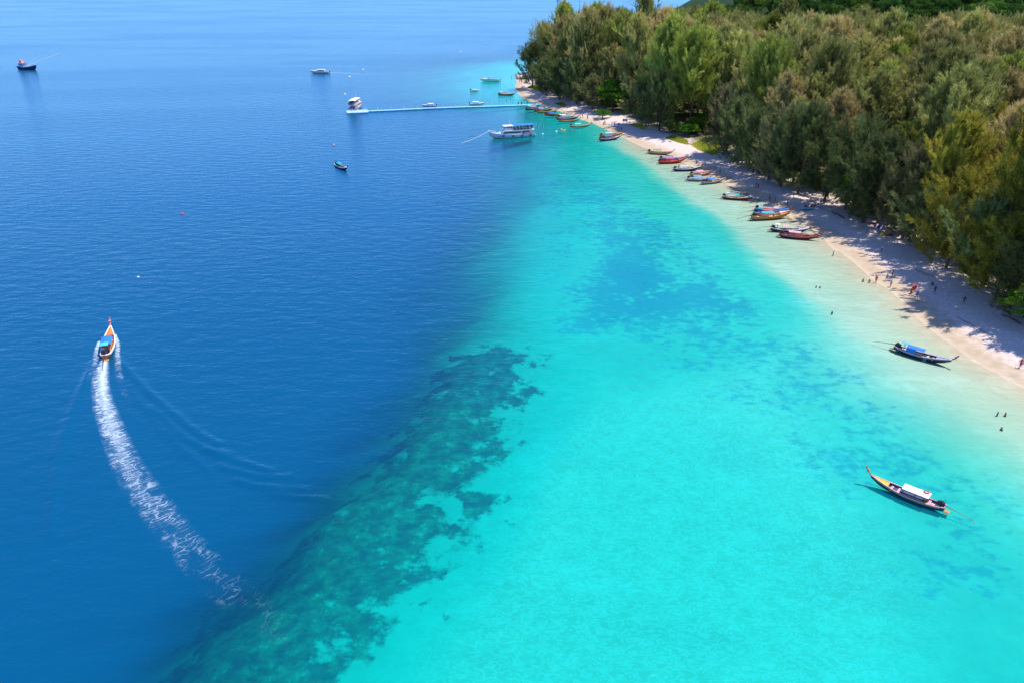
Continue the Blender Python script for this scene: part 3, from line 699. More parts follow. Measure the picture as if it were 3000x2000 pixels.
boat_px((2212, 612), (2319, 601), hull='blue', rail='sky', deck='blue', canopy='navy', shade='sky', inside='red', label='blue decked longtail boat at the back of the tight cluster of three', group=ROW, cargo=[('crate', -2.6, .2, 'red'), ('crate', 1.8, 0, 'red')])
boat_px((2116, 577), (2209, 564), hull='darkred', rail='white', deck='orange', canopy='teal', shade='paleblue', inside='darkred', roof_s=.55, roof_x=0, label='maroon longtail boat with small teal roof and pale stern shade, alone in the shallows', group=ROW)
boat_px((2056, 536), (2130, 510), hull='grey', rail='tan', deck='grey', canopy='blue', shade='blue', inside='brown', label='grey longtail boat with blue roof and red cargo, last before the shaded sand', group=ROW, cargo=[('crate', -2.8, 0, 'red'), ('life_jacket', 1.5, 0, 'white')])
boat_px((2012, 525), (2078, 508), hull='grey', rail='white', deck='brown', canopy='sky', inside='navy', label='grey longtail boat with light blue roof tied beside an orange prowed boat', group=ROW, cargo=[('crate', -3, 0, 'black')])
boat_px((2022, 513), (2093, 489), hull='orange', rail='pink', deck='orange', canopy='pink', inside='navy', label='orange prowed longtail boat with pink roof behind the light blue roofed one', group=ROW)
boat_px((1973, 497), (2060, 478), hull='navy', rail='white', deck='grey', canopy='lilac', inside='blue', label='navy longtail boat with lilac roof and orange cargo at the sand', group=ROW, cargo=[('crate', 1.6, .2, 'orange'), ('life_jacket', -2.8, 0, 'pink')])
boat_px((1930, 476), (2016, 455), hull='red', rail='red', deck='orange', canopy='red', inside='red', label='bright red longtail boat with red roof beside the pale sand', group=ROW)
boat_px((1932, 466), (2010, 451), hull='wood', rail='blue', deck='sky', canopy='blue', inside='red', label='longtail boat with blue bow lying behind the bright red one', group=ROW)
boat_px((1898, 446), (1976, 436), hull='tan', rail='tan', deck='tan', canopy='green', inside='tan', label='plain tan wooden longtail boat with green roof near the grass patch', group=ROW)
boat_px((1756, 409), (1824, 388), hull='navy', rail='pink', deck='lilac', canopy='blue', inside='navy', garland='orange', label='navy and pink longtail boat with blue roof, front of a pair near the signboard', group=ROW)
boat_px((1758, 399), (1828, 380), hull='wood', rail='tan', deck='orange', canopy='paleblue', inside='wood', garland='orange', label='brown longtail boat with pale roof behind the navy and pink one', group=ROW)
boat_px((1670, 369), (1727, 354), hull='tan', rail='cream', deck='orange', canopy='mint', inside='cream', label='cream longtail boat with mint roof lying alone beside the yellow floats', group=ROW)
boat_px((1638, 353), (1698, 340), hull='tan', rail='orange', deck='tan', canopy=None, inside='pink', label='open tan longtail boat without roof, front of three abreast', group=ROW)
boat_px((1632, 347), (1700, 332), hull='brown', rail='lilac', deck='wood', canopy='grey', inside='brown', label='brown longtail boat with grey roof, middle of three abreast', group=ROW)
boat_px((1627, 342), (1683, 329), hull='black', rail='white', deck='orange', canopy='white', shade='mint', inside='green', label='black longtail boat with white roof, back of three abreast', group=ROW)
boat_px((1596, 334), (1654, 326), hull='darkred', rail='red', deck='orange', canopy='blue', inside='wood', label='red longtail boat with blue roof next to the orange row by the jetty', group=ROW)
boat_px((1574, 327), (1636, 315), hull='orange', rail='orange', deck='orange', canopy=None, inside='orange', label='all orange open longtail boat near the jetty foot', group=ROW)
boat_px((1565, 323), (1620, 309), hull='darkred', rail='tan', deck='orange', canopy='lilac', inside='navy', label='maroon longtail boat with lilac roof second from the jetty foot', group=ROW)
boat_px((1540, 319), (1600, 303), hull='navy', rail='grey', deck='orange', canopy='pink', shade='white', inside='wood', label='dark longtail boat with pink roof right at the jetty foot', group=ROW)
boat_px((1460, 276), (1513, 266), hull='brown', rail='tan', deck='orange', canopy='red', shade='white', inside='red', label='red roofed longtail boat moored beyond the jetty off the sand spit', group=None)
boat_px((983, 481), (1013, 479), hull='navy', rail='white', deck='lilac', canopy='teal', inside='darkred', sc=.9, label='small dark longtail boat with teal roof alone on open blue water')

# ------------------------------------------------------------------ deck boats, speedboats, trawler
def deck_boat(loc, rz, L, name, label, hullc, stripe, roofc, upper_cover, n_win, tyres=True, second_deck=False):
    root = empty(name, loc, rz)
    k = L / 18.0
    beam = [(0, 2.0), (.1, 2.2), (.5, 2.3), (.75, 2.0), (.9, 1.1), (1, .08)]
    sheer = [(0, 1.25), (.4, 1.1), (.7, 1.35), (.88, 1.9), (1, 2.5)]
    keel = [(0, -.5), (.7, -.6), (.92, -.2), (1, 1.1)]
    hb, rm = loft_hull(L, [(a, b * k) for a, b in beam], sheer, keel, rake=1.3, thick=.12, floor=.95, power=3.0)
    h = link('hull', hb.mesh('deck_boat_hull', True), root, mat=cm(hullc, .4))
    g = MB()
    for s_ in rm: g.pipe([(q[0], q[1], q[2] + .02) for q in s_], [.1] * len(s_), 5)
    g.bar(rm[0][0], rm[1][0], .1); link('rub_rail', g.mesh('deck_boat_rail'), h, mat=cm(stripe))
    g = MB()
    for s_ in rm: g.pipe([(q[0], q[1] * 1.0 + math.copysign(.02, q[1]), q[2] - .7) for q in s_[:16]], [.07] * 16, 4)
    link('stripe', g.mesh('deck_boat_stripe'), h, mat=cm(stripe))
    w = 1.85 * k
    link('main_deck', MB().box(-L * .47, L * .30, -w, w, .98, 1.06).mesh('deck_boat_deck'), root, mat=cm('grey'))
    cab = link('cabin', MB().box(-L * .20, L * .27, -w, w, 1.07, 2.75, .12, .05).mesh('deck_boat_cabin', bevel=.05), root, mat=cm('white', .4))
    for i in range(n_win):
        x = -L * .17 + (L * .40) * (i + .5) / n_win
        for s_ in (-1, 1):
            link('window', MB().box(x - .42, x + .42, -.02, .02, 1.85, 2.35).mesh('deck_boat_window'), cab, loc=(0, s_ * (w - .012), 0), mat=M_GLASS)
    fw = link('wheelhouse_front', MB().box(L * .265, L * .31, -w * .8, w * .8, 1.3, 2.1, .1, .2).mesh('deck_boat_front', bevel=.05), root, mat=cm('white', .4))
    g = MB()
    for x in (-L * .46, -L * .37, -L * .28):
        for s_ in (-1, 1): g.bar((x, s_ * (w - .1), 1.06), (x, s_ * (w - .1), 2.76), .06, 5)
    link('deck_posts', g.mesh('deck_boat_posts'), root, mat=cm('white'))
    link('aft_counter', MB().box(-L * .44, -L * .24, -w + .25, -w + .6, 1.06, 1.9).box(-L * .44, -L * .24, w - .6, w - .25, 1.06, 1.9).mesh('deck_boat_counter'), root, mat=cm('pink' if not second_deck else 'lilac'))
    ud = link('upper_deck', MB().box(-L * .48, L * .22, -w - .12, w + .12, 2.78, 2.92).mesh('deck_boat_upper', bevel=.03), root, mat=cm('white', .4))
    ph = link('pilothouse', MB().box(L * .0, L * .19, -w * .72, w * .72, 2.93, 4.6, .18, .06).mesh('deck_boat_pilot', bevel=.05), root, mat=cm('white', .4))
    for i in range(3):
        for s_ in (-1, 1): link('window', MB().box(L * (.03 + .048 * i), L * (.06 + .048 * i), -.02, .02, 3.75, 4.3).mesh('pilot_window'), ph, loc=(0, s_ * (w * .72 - .045), 0), mat=M_GLASS)
    link('windscreen', MB().box(L * .182, L * .188, -w * .55, w * .55, 3.7, 4.3).mesh('pilot_screen'), ph, mat=M_GLASS)
    link('pilothouse_roof', roof_mesh('pilot_roof', L * .24, w * 1.7, 4.6, .12, .1), ph, loc=(L * .10, 0, 0), mat=cm('white'))
    rf = link('awning', roof_mesh('deck_awning', L * .47, w * 1.95, 4.72, .18, .06), root, loc=(-L * .235, 0, 0), mat=cm(roofc, .7))
    g = MB()
    for x in np.linspace(-L * .46, -L * .02, 5):
        for s_ in (-1, 1): g.bar((x, s_ * (w - .05), 2.92), (x, s_ * (w - .05), 4.74), .05, 5)
    link('awning_posts', g.mesh('awning_posts'), rf, mat=cm('white'))
    g = MB()
    for zz in (3.3, 3.75):
        for s_ in (-1, 1): g.bar((-L * .47, s_ * w, zz), (0, s_ * w, zz), .045, 5)
        g.bar((-L * .47, -w, zz), (-L * .47, w, zz), .045, 5)
    link('guard_rail', g.mesh('guard_rail'), root, mat=cm('lilac' if not second_deck else 'pink'))
    if second_deck: link('side_screen', MB().box(-L * .46, -.2, -w - .03, -w + .02, 2.93, 3.7).box(-L * .46, -.2, w - .02, w + .03, 2.93, 3.7).mesh('side_screen'), root, mat=cm('pink'))
    for x in np.linspace(-L * .43, -L * .04, 6):
        link('bench', MB().box(x - .2, x + .2, -w + .3, w - .3, 3.25, 3.35).box(x - .22, x - .16, -w + .3, w - .3, 3.35, 3.85).mesh('deck_bench'), root, mat=cm('navy'))
    if tyres:
        for x in (L * .24, L * .02, -L * .18, -L * .38):
            for s_ in (-1, 1):
                yy = interp(x / L + .5, [(a, b * k) for a, b in beam]) + .12; zz = interp(x / L + .5, sheer) - .35
                link('tyre_fender', MB().torus((x, s_ * yy, zz), .34, .13, 'y', 14, 6).mesh('tyre_fender', True), root, mat=cm('black'))
    g = MB()
    for i in range(15, 19):
        for s_ in rm: g.bar(s_[i], (s_[i][0], s_[i][1], s_[i][2] + .7), .03, 4)
    for s_ in rm: g.pipe([(q[0], q[1], q[2] + .7) for q in s_[15:]], [.035] * 4, 4)
    link('bow_rail', g.mesh('bow_rail'), root, mat=cm('white'))
    ms = link('mast', MB().bar((L * .06, 0, 4.7), (L * .06, 0, 7.4), .06, 5, .03).bar((L * .06, -.8, 6.2), (L * .06, .8, 6.2), .03, 4).mesh('mast'), root, mat=cm('white'))
    link('radar', MB().lathe([(.05, 0), (.3, .02), (.3, .2), (.05, .26)], (L * .12, 0, 4.75)).mesh('radar', True), ms, mat=cm('white'))
    return tag(root, label, 'tour boat')
a = at(1564, 391, 1.0); b = at(1432, 390, 2.2)
rz = math.atan2(b[1] - a[1], b[0] - a[0]); FER_L = 18.0
fer_c = (a[0] + math.cos(rz) * FER_L / 2, a[1] + math.sin(rz) * FER_L / 2)
FERRY = deck_boat((*fer_c, 0), rz, FER_L, 'tour_boat', 'white tour boat with blue awning and full upper deck anchored off the beach', 'white', 'sky', 'blue', True, 8)
x, y = at(1050, 326)
FERRY2 = deck_boat((x - 2.2, y + 6.5, 0), R(87), 16.5, 'tour_boat', 'pink and white double-decked ferry moored stern-on at the jetty end', 'lilac', 'darkred', 'white', True, 6, tyres=False, second_deck=True)

def speedboat(u, v, heading, L, label, top, topc='white', group='speedboats'):
    x, y = at(u, v); root = empty('speedboat', (x, y, 0), heading)
    k = L / 10
    hb, rm = loft_hull(L, [(0, 1.25 * k), (.5, 1.35 * k), (.75, 1.1 * k), (.92, .5 * k), (1, .04)], [(0, .95 * k), (.5, 1.1 * k), (1, 1.5 * k)], [(0, -.35), (.7, -.35), (.92, .1), (1, .7 * k)], rake=.9, thick=.12, floor=.35, power=3)
    link('hull', hb.mesh('speedboat_hull', True), root, mat=cm('white', .3))
    g = MB()
    for s_ in rm: g.pipe([(q[0], q[1], q[2]) for q in s_], [.08] * len(s_), 5)
    link('gunwale', g.mesh('speedboat_rail'), root, mat=cm('grey'))
    V = []; Fc = []; n0 = 10
    for i in range(n0, 19): V += [(rm[0][i][0], rm[0][i][1] * .95, rm[0][i][2] + .02), (rm[0][i][0], 0, rm[0][i][2] + .14), (rm[1][i][0], rm[1][i][1] * .95, rm[1][i][2] + .02)]
    for q in range(18 - n0):
        for j in (0, 1): Fc.append((3 * q + j, 3 * q + j + 1, 3 * q + j + 4, 3 * q + j + 3))
    link('foredeck', MB().add(V, Fc).mesh('speedboat_foredeck'), root, mat=cm('white', .3))
    link('seats', MB().box(-L * .3, -L * .22, -.9 * k, .9 * k, .4, .85).box(-L * .12, -L * .04, -.9 * k, .9 * k, .4, .85).mesh('speedboat_seats', bevel=.04), root, mat=cm('red' if topc == 'sky' else 'white'))
    if top == 'cabin':
        link('cabin', MB().box(-L * .28, L * .16, -1.05 * k, 1.05 * k, .9 * k, 1.85 * k, .35, .12).mesh('speedboat_cabin', bevel=.06), root, mat=cm('white', .3))
        link('window', MB().box(-L * .24, L * .10, -1.0 * k, 1.0 * k, 1.3 * k, 1.65 * k, .1, 0).mesh('speedboat_window'), root, mat=M_GLASS).scale = (1, 1.02, 1)
        link('hardtop', roof_mesh('speedboat_top', L * .46, 2.25 * k, 1.9 * k, .1, .08), root, loc=(-L * .07, 0, 0), mat=cm('white', .3))
    else:
        rf = link('canopy', roof_mesh('speedboat_canopy', L * .46, 2.2 * k, 2.3 * k, .14, .09), root, loc=(-L * .10, 0, 0), mat=cm(topc))
        g = MB()
        for xx in (-.19, .19):
            for s_ in (-1, 1): g.bar((L * xx, s_ * .95 * k, .8 * k), (L * xx, s_ * .95 * k, 2.2 * k), .04, 5)
        link('canopy_posts', g.mesh('speedboat_posts'), rf, mat=M_STEEL)
        link('windscreen', MB().box(L * .1, L * .13, -.8 * k, .8 * k, 1.05 * k, 1.6 * k, .1, .05).mesh('speedboat_screen'), root, mat=M_GLASS)
    for s_ in (-.45, .45):
        link('outboard_motor', MB().box(-L / 2 - .55, -L / 2 - .05, s_ * k - .2, s_ * k + .2, .7, 1.35, .08, .05).bar((-L / 2 - .35, s_ * k, .7), (-L / 2 - .35, s_ * k, -.4), .09).mesh('outboard_motor', bevel=.03), root, mat=cm('black'))
    return tag(root, label, 'speedboat', group)
speedboat(938, 215, R(180), 11.5, 'white cabin speedboat under way on open water beyond the jetty', 'cabin')
speedboat(1437, 239, R(176), 11, 'white speedboat with pale blue canopy anchored off the sand spit', 'open', 'sky')
speedboat(1391, 268, R(20), 4.2, 'tiny white dinghy anchored between the jetty and the spit', 'open', 'white')
speedboat(1258, 313, R(184), 6.2, 'small white boat with red seats tied midway along the jetty', 'open', 'white')
speedboat(1397, 308, R(8), 6.6, 'small white canopied boat tied to the jetty nearer the shore', 'open', 'white')

# trawler at the left edge
x, y = at(82, 204)
tr_ = empty('fishing_trawler', (x, y, 0), R(-20), 1.0)
hb, rm = loft_hull(15, [(0, 1.9), (.4, 2.2), (.75, 1.8), (.92, .9), (1, .06)], [(0, 1.9), (.4, 1.5), (.75, 2.1), (1, 3.2)], [(0, -.5), (.75, -.6), (.94, 0), (1, 1.2)], rake=1.2, thick=.12, floor=.8, power=2.6)
link('hull', hb.mesh('trawler_hull', True), tr_, mat=cm('navy'))
g = MB()
for s_ in rm: g.pipe(s_, [.12] * len(s_), 5)
link('gunwale', g.mesh('trawler_rail'), tr_, mat=cm('paleblue'))
cb = link('cabin', MB().box(-6.2, -1.6, -1.4, 1.4, 1.0, 4.0, .1, .08).mesh('trawler_cabin', bevel=.04), tr_, mat=cm('paleblue'))
for xx in (-5.4, -4.2, -3.0):
    for s_ in (-1, 1): link('window', MB().box(xx - .35, xx + .35, -.02, .02, 2.7, 3.3).mesh('trawler_window'), cb, loc=(0, s_ * 1.36, 0), mat=M_GLASS)
link('cabin_roof', roof_mesh('trawler_roof', 5.6, 3.3, 4.0, .15, .12), tr_, loc=(-3.9, 0, 0), mat=cm('pink'))
link('upper_cabin', MB().box(-5.4, -3.2, -1.0, 1.0, 4.15, 5.7, .1, .08).mesh('trawler_upper', bevel=.04), tr_, mat=cm('pink'))
link('mast', MB().bar((-.6, 0, 1), (-.8, 0, 8.2), .12, 6, .06).bar((-1.2, -.9, 1), (-.8, 0, 7), .08, 5).bar((-1.2, .9, 1), (-.8, 0, 7), .08, 5).mesh('trawler_mast'), tr_, mat=cm('white'))
for s_, e_ in ((-1, (14, 16, 9.5)), (1, (5.5, 7.5, 9.4))): link('boom', MB().bar((-.2, s_ * .4, 2.0), e_, .11, 5, .07).mesh('trawler_boom'), tr_, mat=cm('white'))
link('net_pile', MB().lathe([(.4, .8), (1.1, 1.0), (1.0, 1.5), (.5, 1.9)], (2.2, 0, 0), 'z', 9).mesh('net_pile', True), tr_, mat=cm('pink'))
tag(tr_, 'dark blue fishing trawler with white booms at the far left', 'trawler')

# ------------------------------------------------------------------ floating jetty
A = Vector((*at(1066, 329), 0)); B = Vector((*at(1585, 308), 0)); dv = B - A; ln = dv.length; rz = math.atan2(dv.y, dv.x)
jt = empty('floating_jetty', A, rz)
sec_n = int(ln / 3.0); sl = ln / sec_n
sec_me = MB().box(.04, sl - .04, -1.1, 1.1, -.15, .42).mesh('pontoon_section', bevel=.05)
deck_me = MB().box(.10, sl - .10, -1.0, 1.0, .425, .45).mesh('pontoon_deck')
post_me = MB().bar((0, 0, .3), (0, 0, 1.45), .07, 6).lathe([(.03, 0), (.1, .03), (.1, .14), (.03, .2)], (0, 0, 1.42), 'z', 8).mesh('stanchion')
for i in range(sec_n):
    s_ = link('pontoon_section', sec_me, jt, loc=(i * sl, .9 * math.sin(i / sec_n * 4.4) - .25 * math.sin(i / sec_n * 11), random.uniform(-.03, .03)), rot=(0, random.uniform(-.012, .012), random.uniform(-.012, .012)), mat=cm('cyan')); link('deck_top', deck_me, s_, mat=cm('paleblue'))
    if i % 2 == 0 and i < sec_n * .9:
        link('stanchion', post_me, jt, loc=(i * sl + .4, .95, 0), mat=cm('white'))
for i in range(4):
    for j in range(3):
        s_ = link('platform_float', MB().box(.04, 2.46, .04, 2.46, -.15, .5).mesh('platform_float', bevel=.05), jt, loc=(-8 + i * 2.5, -3.75 + j * 2.5, 0), mat=cm('paleblue'))
for q in ((-7.6, 3.4), (-5, 3.4), (-2.5, 3.4), (1.2, 3.4), (1.2, -3.4)): link('stanchion', post_me, jt, loc=(q[0], q[1], .1), mat=cm('white'))
tag(jt, 'long pale blue floating pontoon jetty running from the beach to the ferry', 'jetty')
# ------------------------------------------------------------------ people
def body_mesh(name, joints, bones, radii):
    me = bpy.data.meshes.new(name + '_frame'); names = list(joints)
    me.from_pydata([joints[k] for k in names], [(names.index(a), names.index(b)) for a, b in bones], []); me.update()
    o = bpy.data.objects.new('tmp', me); C.objects.link(o)
    m = o.modifiers.new('skin', 'SKIN')
    for i, k in enumerate(names):
        r_ = radii[k]; me.skin_vertices[0].data[i].radius = r_ if isinstance(r_, tuple) else (r_, r_)
        me.skin_vertices[0].data[i].use_root = (k == 'pelvis')
    m2 = o.modifiers.new('sub', 'SUBSURF'); m2.levels = 1; m2.render_levels = 1
    dg = bpy.context.evaluated_depsgraph_get(); ev = o.evaluated_get(dg)
    out = bpy.data.meshes.new_from_object(ev); out.name = name
    bpy.data.objects.remove(o); return out
RAD = dict(pelvis=(.15, .11), waist=(.13, .10), chest=(.16, .11), neck=.055, head=.095, crown=.085, nose=.03)
for s_ in 'LR': RAD.update({'sh' + s_: .065, 'el' + s_: .045, 'wr' + s_: .032, 'ha' + s_: .038, 'hip' + s_: .088, 'kn' + s_: .06, 'an' + s_: .042, 'to' + s_: .04})
BONES = [('pelvis', 'waist'), ('waist', 'chest'), ('chest', 'neck'), ('neck', 'head'), ('head', 'crown'), ('head', 'nose')]
for s_ in 'LR': BONES += [('chest', 'sh' + s_), ('sh' + s_, 'el' + s_), ('el' + s_, 'wr' + s_), ('wr' + s_, 'ha' + s_), ('pelvis', 'hip' + s_), ('hip' + s_, 'kn' + s_), ('kn' + s_, 'an' + s_), ('an' + s_, 'to' + s_)]
def pose(stride=0.0, arm=0.0, sit=False, lift=0.0):
    J = dict(pelvis=(0, 0, .93), waist=(0, .01, 1.10), chest=(0, .02, 1.32), neck=(0, .01, 1.47), head=(0, .03, 1.60), crown=(0, .02, 1.70), nose=(0, .13, 1.59))
    for s_, k in (('L', -1), ('R', 1)):
        f = stride * k
        J.update({'hip' + s_: (.09 * k, 0, .88), 'kn' + s_: (.10 * k, .03 + f * .22, .49 + abs(f) * .03), 'an' + s_: (.10 * k, f * .36, .09), 'to' + s_: (.11 * k, .15 + f * .36, .04),
                  'sh' + s_: (.19 * k, .01, 1.40), 'el' + s_: (.25 * k, -f * .15 + arm * .05, 1.13 + lift * .18), 'wr' + s_: (.27 * k + lift * .05 * k, .05 - f * .28 + arm * .28, .90 + arm * .22 + lift * .5), 'ha' + s_: (.27 * k, .07 - f * .30 + arm * .34, .82 + arm * .25 + lift * .6)})
    if sit:
        for n_ in list(J): J[n_] = (J[n_][0], J[n_][1], J[n_][2] - .78)
        for s_, k in (('L', -1), ('R', 1)): J.update({'kn' + s_: (.14 * k, .40, .38), 'an' + s_: (.13 * k, .58, .07), 'to' + s_: (.13 * k, .70, .04), 'wr' + s_: (.2 * k, .30, .42), 'ha' + s_: (.19 * k, .38, .42)})
    return J
BODY = {}
for nm, kw in dict(stand={}, walk=dict(stride=1.0), carry=dict(arm=1.0, stride=.3), sit=dict(sit=True), wave=dict(lift=.8)).items():
    me = body_mesh('person_' + nm, pose(**kw), BONES, RAD); n = len(me.vertices)
    co = np.empty(n * 3); me.vertices.foreach_get('co', co); co = co.reshape(-1, 3)
    no = np.empty(n * 3); me.vertices.foreach_get('normal', no); no = no.reshape(-1, 3)
    me.polygons.foreach_set('use_smooth', np.ones(len(me.polygons), bool))
    dz = -.78 if nm == 'sit' else 0
    def shell(tagn, test, offs):
        fs = [p_ for p_ in me.polygons if test(*p_.center)]
        ids = sorted({i for p_ in fs for i in p_.vertices}); mp = {i: k for k, i in enumerate(ids)}
        m_ = bpy.data.meshes.new('person_%s_%s' % (nm, tagn)); m_.from_pydata([tuple(co[i] + no[i] * offs) for i in ids], [], [tuple(mp[i] for i in p_.vertices) for p_ in fs]); m_.update(); return m_
    BODY[nm] = dict(body=me, shirt=shell('shirt', lambda a, b_, c_: .98 + dz < c_ < 1.46 + dz and abs(a) < .26, .014),
                    shorts=shell('shorts', (lambda a, b_, c_: c_ < .35 and b_ < .34 and abs(a) < .25) if nm == 'sit' else (lambda a, b_, c_: .55 < c_ < 1.02 and abs(a) < .19), .018),
                    hair=shell('hair', lambda a, b_, c_: c_ > 1.57 + dz and (b_ < .06 or c_ > 1.68 + dz), .018))
def person(u, v, kind, label, skin='skin', shirt=None, shorts='navy', rz=None, z=None, sink=0.0, group=None, loc=None):
    if loc is None:
        x, y = at(u, v); zz = max(ground_z(x, y), -1.2)
        if z is None: z = zz
        # standing height moves the foot point along the sight line
        x, y = at(u, v, max(z, 0) if sink == 0 else 0.0); z = (ground_z(x, y) if sink == 0 else -sink) if z == zz else z
        loc = (x, y, z)
    root = empty('person', loc, random.uniform(0, 6.28) if rz is None else rz)
    P = BODY[kind]; link('body', P['body'], root, mat=cm(skin)); link('hair', P['hair'], root, mat=cm('hair'))
    if shirt: link('shirt', P['shirt'], root, mat=cm(shirt, .8))
    if shorts: link('shorts', P['shorts'], root, mat=cm(shorts, .8))
    return tag(root, label, 'person', group)
PEOPLE = [
 (2582, 739, 'walk', 'person in purple walking on bright sand below the striped flag cloth', 'lilac', 'darkred', 0), (2613, 811, 'stand', 'person in red shirt at the water edge, furthest up the sand of the group', 'red', 'darkred', 0),
 (2597, 823, 'walk', 'person in grey walking beside the person in red shirt', 'grey', 'black', 0), (2608, 841, 'stand', 'person in pale blue shirt and tan shorts at the water edge', 'paleblue', 'tan', 0),
 (2565, 829, 'stand', 'person in red swimwear wading ankle deep', 'red', 'red', 0), (2528, 825, 'stand', 'person with dark hair wading waist deep in tree shadow', None, 'black', .75), (2546, 828, 'carry', 'person bending in tree-shaded shallows beside the red bather', None, 'navy', .7),
 (2391, 842, 'stand', 'left one of two bathers chest deep off the beach', None, 'navy', 1.0), (2402, 843, 'stand', 'right one of two bathers chest deep off the beach', 'black', 'navy', 1.0), (2437, 920, 'wave', 'lone bather with arms out at the turquoise edge', 'navy', 'black', .85),
 (2440, 750, 'stand', 'person standing knee deep below the dark red boat', None, 'navy', .4), (2667, 865, 'carry', 'person in red carrying a big red float on the sand', 'red', 'darkred', 0), (2684, 875, 'walk', 'person in blue walking behind the red float carrier', 'blue', 'navy', 0),
 (2737, 860, 'walk', 'person in black walking in the shade up the beach', 'black', 'black', 0), (2822, 890, 'walk', 'person in dark clothes walking along the tree edge', 'navy', 'black', 0), (2800, 904, 'sit', 'person in white sitting on the shaded sand', 'white', 'grey', 0),
 (2731, 836, 'sit', 'person sitting under the trees above the walker in black', 'darkred', 'brown', 0), (2987, 1076, 'walk', 'person in red top and maroon trousers at the right picture edge', 'red', 'darkred', 0),
 (2921, 1216, 'wave', 'bather in dark top, upper left of three in the shallows', 'darkgreen', 'black', .8), (2945, 1217, 'stand', 'bare-backed bather, upper right of three in the shallows', None, 'tan', .85), (2934, 1258, 'stand', 'lowest of three bathers in the shallows', None, 'brown', .95),
 (2214, 551, 'stand', 'left person of a red-clad pair on wet sand', 'darkred', 'red', 0), (2220, 552, 'walk', 'right person of a red-clad pair on wet sand', 'red', 'darkred', 0), (2254, 589, 'walk', 'person in dark blue behind the cluster of three boats', 'navy', 'navy', 0),
 (2271, 594, 'stand', 'tall person in black near the cluster of three boats', 'black', 'black', 0), (2306, 602, 'stand', 'person in dark clothes under hanging branches beside the boat prows', 'black', 'navy', 0),
 (2358, 606, 'sit', 'leftmost of the group sitting by the tree trunk', 'darkred', 'navy', 0), (2368, 604, 'sit', 'second of the group sitting by the tree trunk', 'grey', 'black', 0), (2378, 607, 'sit', 'third of the group sitting by the tree trunk', 'navy', 'brown', 0), (2388, 606, 'sit', 'fourth of the group sitting by the tree trunk', 'black', 'black', 0), (2397, 608, 'sit', 'last of the group sitting against the tree trunk', 'lilac', 'navy', 0),
 (2109, 511, 'stand', 'lone person in navy standing on sand near the blue roofed grey boat', 'navy', 'navy', 0), (2176, 591, 'stand', 'bather beside the maroon boat, nearer its stern', None, 'tan', 1.0), (2206, 590, 'stand', 'bather beside the maroon boat, below its bow', 'orange', 'navy', 1.0),
 (2065, 489, 'stand', 'person in navy standing beyond the navy boat prow', 'navy', 'black', 0), (2040, 478, 'sit', 'person in blue sitting on bright sand near the red boats', 'blue', 'navy', 0), (2055, 493, 'walk', 'person in purple at the prow of the navy boat', 'lilac', 'darkred', 0), (1881, 408, 'walk', 'lone person in brown on the empty sand right of the signboard', 'brown', 'darkred', 0),
 (1707, 345, 'stand', 'person in red near the mint roofed boat', 'red', 'lilac', 0), (1721, 350, 'stand', 'tall person in navy on the sand near the mint roofed boat', 'navy', 'navy', 0), (1768, 369, 'walk', 'nearer of two walkers left of the signboard group', 'darkred', 'brown', 0), (1772, 365, 'walk', 'farther of two walkers left of the signboard group', 'red', 'black', 0),
 (1784, 377, 'stand', 'person at the water edge below the signboard group', 'pink', 'brown', 0), (1792, 370, 'stand', 'person in white by the signboard group', 'white', 'sky', 0), (1800, 371, 'stand', 'person in dark red among the signboard group', 'darkred', 'navy', 0), (1806, 373, 'sit', 'person in pale blue sitting with the signboard group', 'paleblue', 'navy', 0), (1812, 371, 'stand', 'person in maroon at the right of the signboard group', 'darkred', 'black', 0),
 (1814, 386, 'stand', 'left of two people standing beyond the pair of prows', 'black', 'brown', 0), (1820, 385, 'stand', 'right of two people standing beyond the pair of prows', 'brown', 'black', 0),
 (1484, 295, 'stand', 'dark haired bather between jetty and spit', None, 'navy', 1.0), (1490, 289, 'stand', 'second bather between jetty and spit', 'black', 'navy', 1.0), (1496, 290, 'stand', 'third bather between jetty and spit', None, 'black', 1.0),
 (1499, 229, 'stand', 'lone person at the far end of the sand spit', 'darkred', 'navy', 0), (1511, 232, 'stand', 'person in pink in the group on the far spit', 'pink', 'lilac', 0), (1516, 233, 'walk', 'person in purple in the group on the far spit', 'lilac', 'navy', 0), (1522, 243, 'stand', 'person in navy under the spit trees', 'navy', 'black', 0), (1529, 246, 'walk', 'person in brown under the spit trees', 'brown', 'black', 0),
 (1530, 261, 'stand', 'left of a dark-clad pair on the spit sand', 'navy', 'navy', 0), (1535, 261, 'walk', 'right of a dark-clad pair on the spit sand', 'black', 'navy', 0),
]
for u, v, k, lab, sh, so, sink in PEOPLE:
    person(u, v, k, lab, 'tanskin' if (u * 7) % 3 == 0 else 'skin', sh, so, sink=sink * 1.28, group='bathers in the shallows' if sink else 'people on the beach')
for u, v, lab in ((1518, 309, 'person in black standing on the jetty near the shore'), (1528, 309, 'smaller person on the jetty next to the one in black'), (1546, 307, 'person in navy on the jetty foot')):
    x, y = at(u, v, .45); person(0, 0, 'stand', lab, 'skin', 'black' if u < 1540 else 'navy', 'black', loc=(x, y, .45), group='people on the jetty')
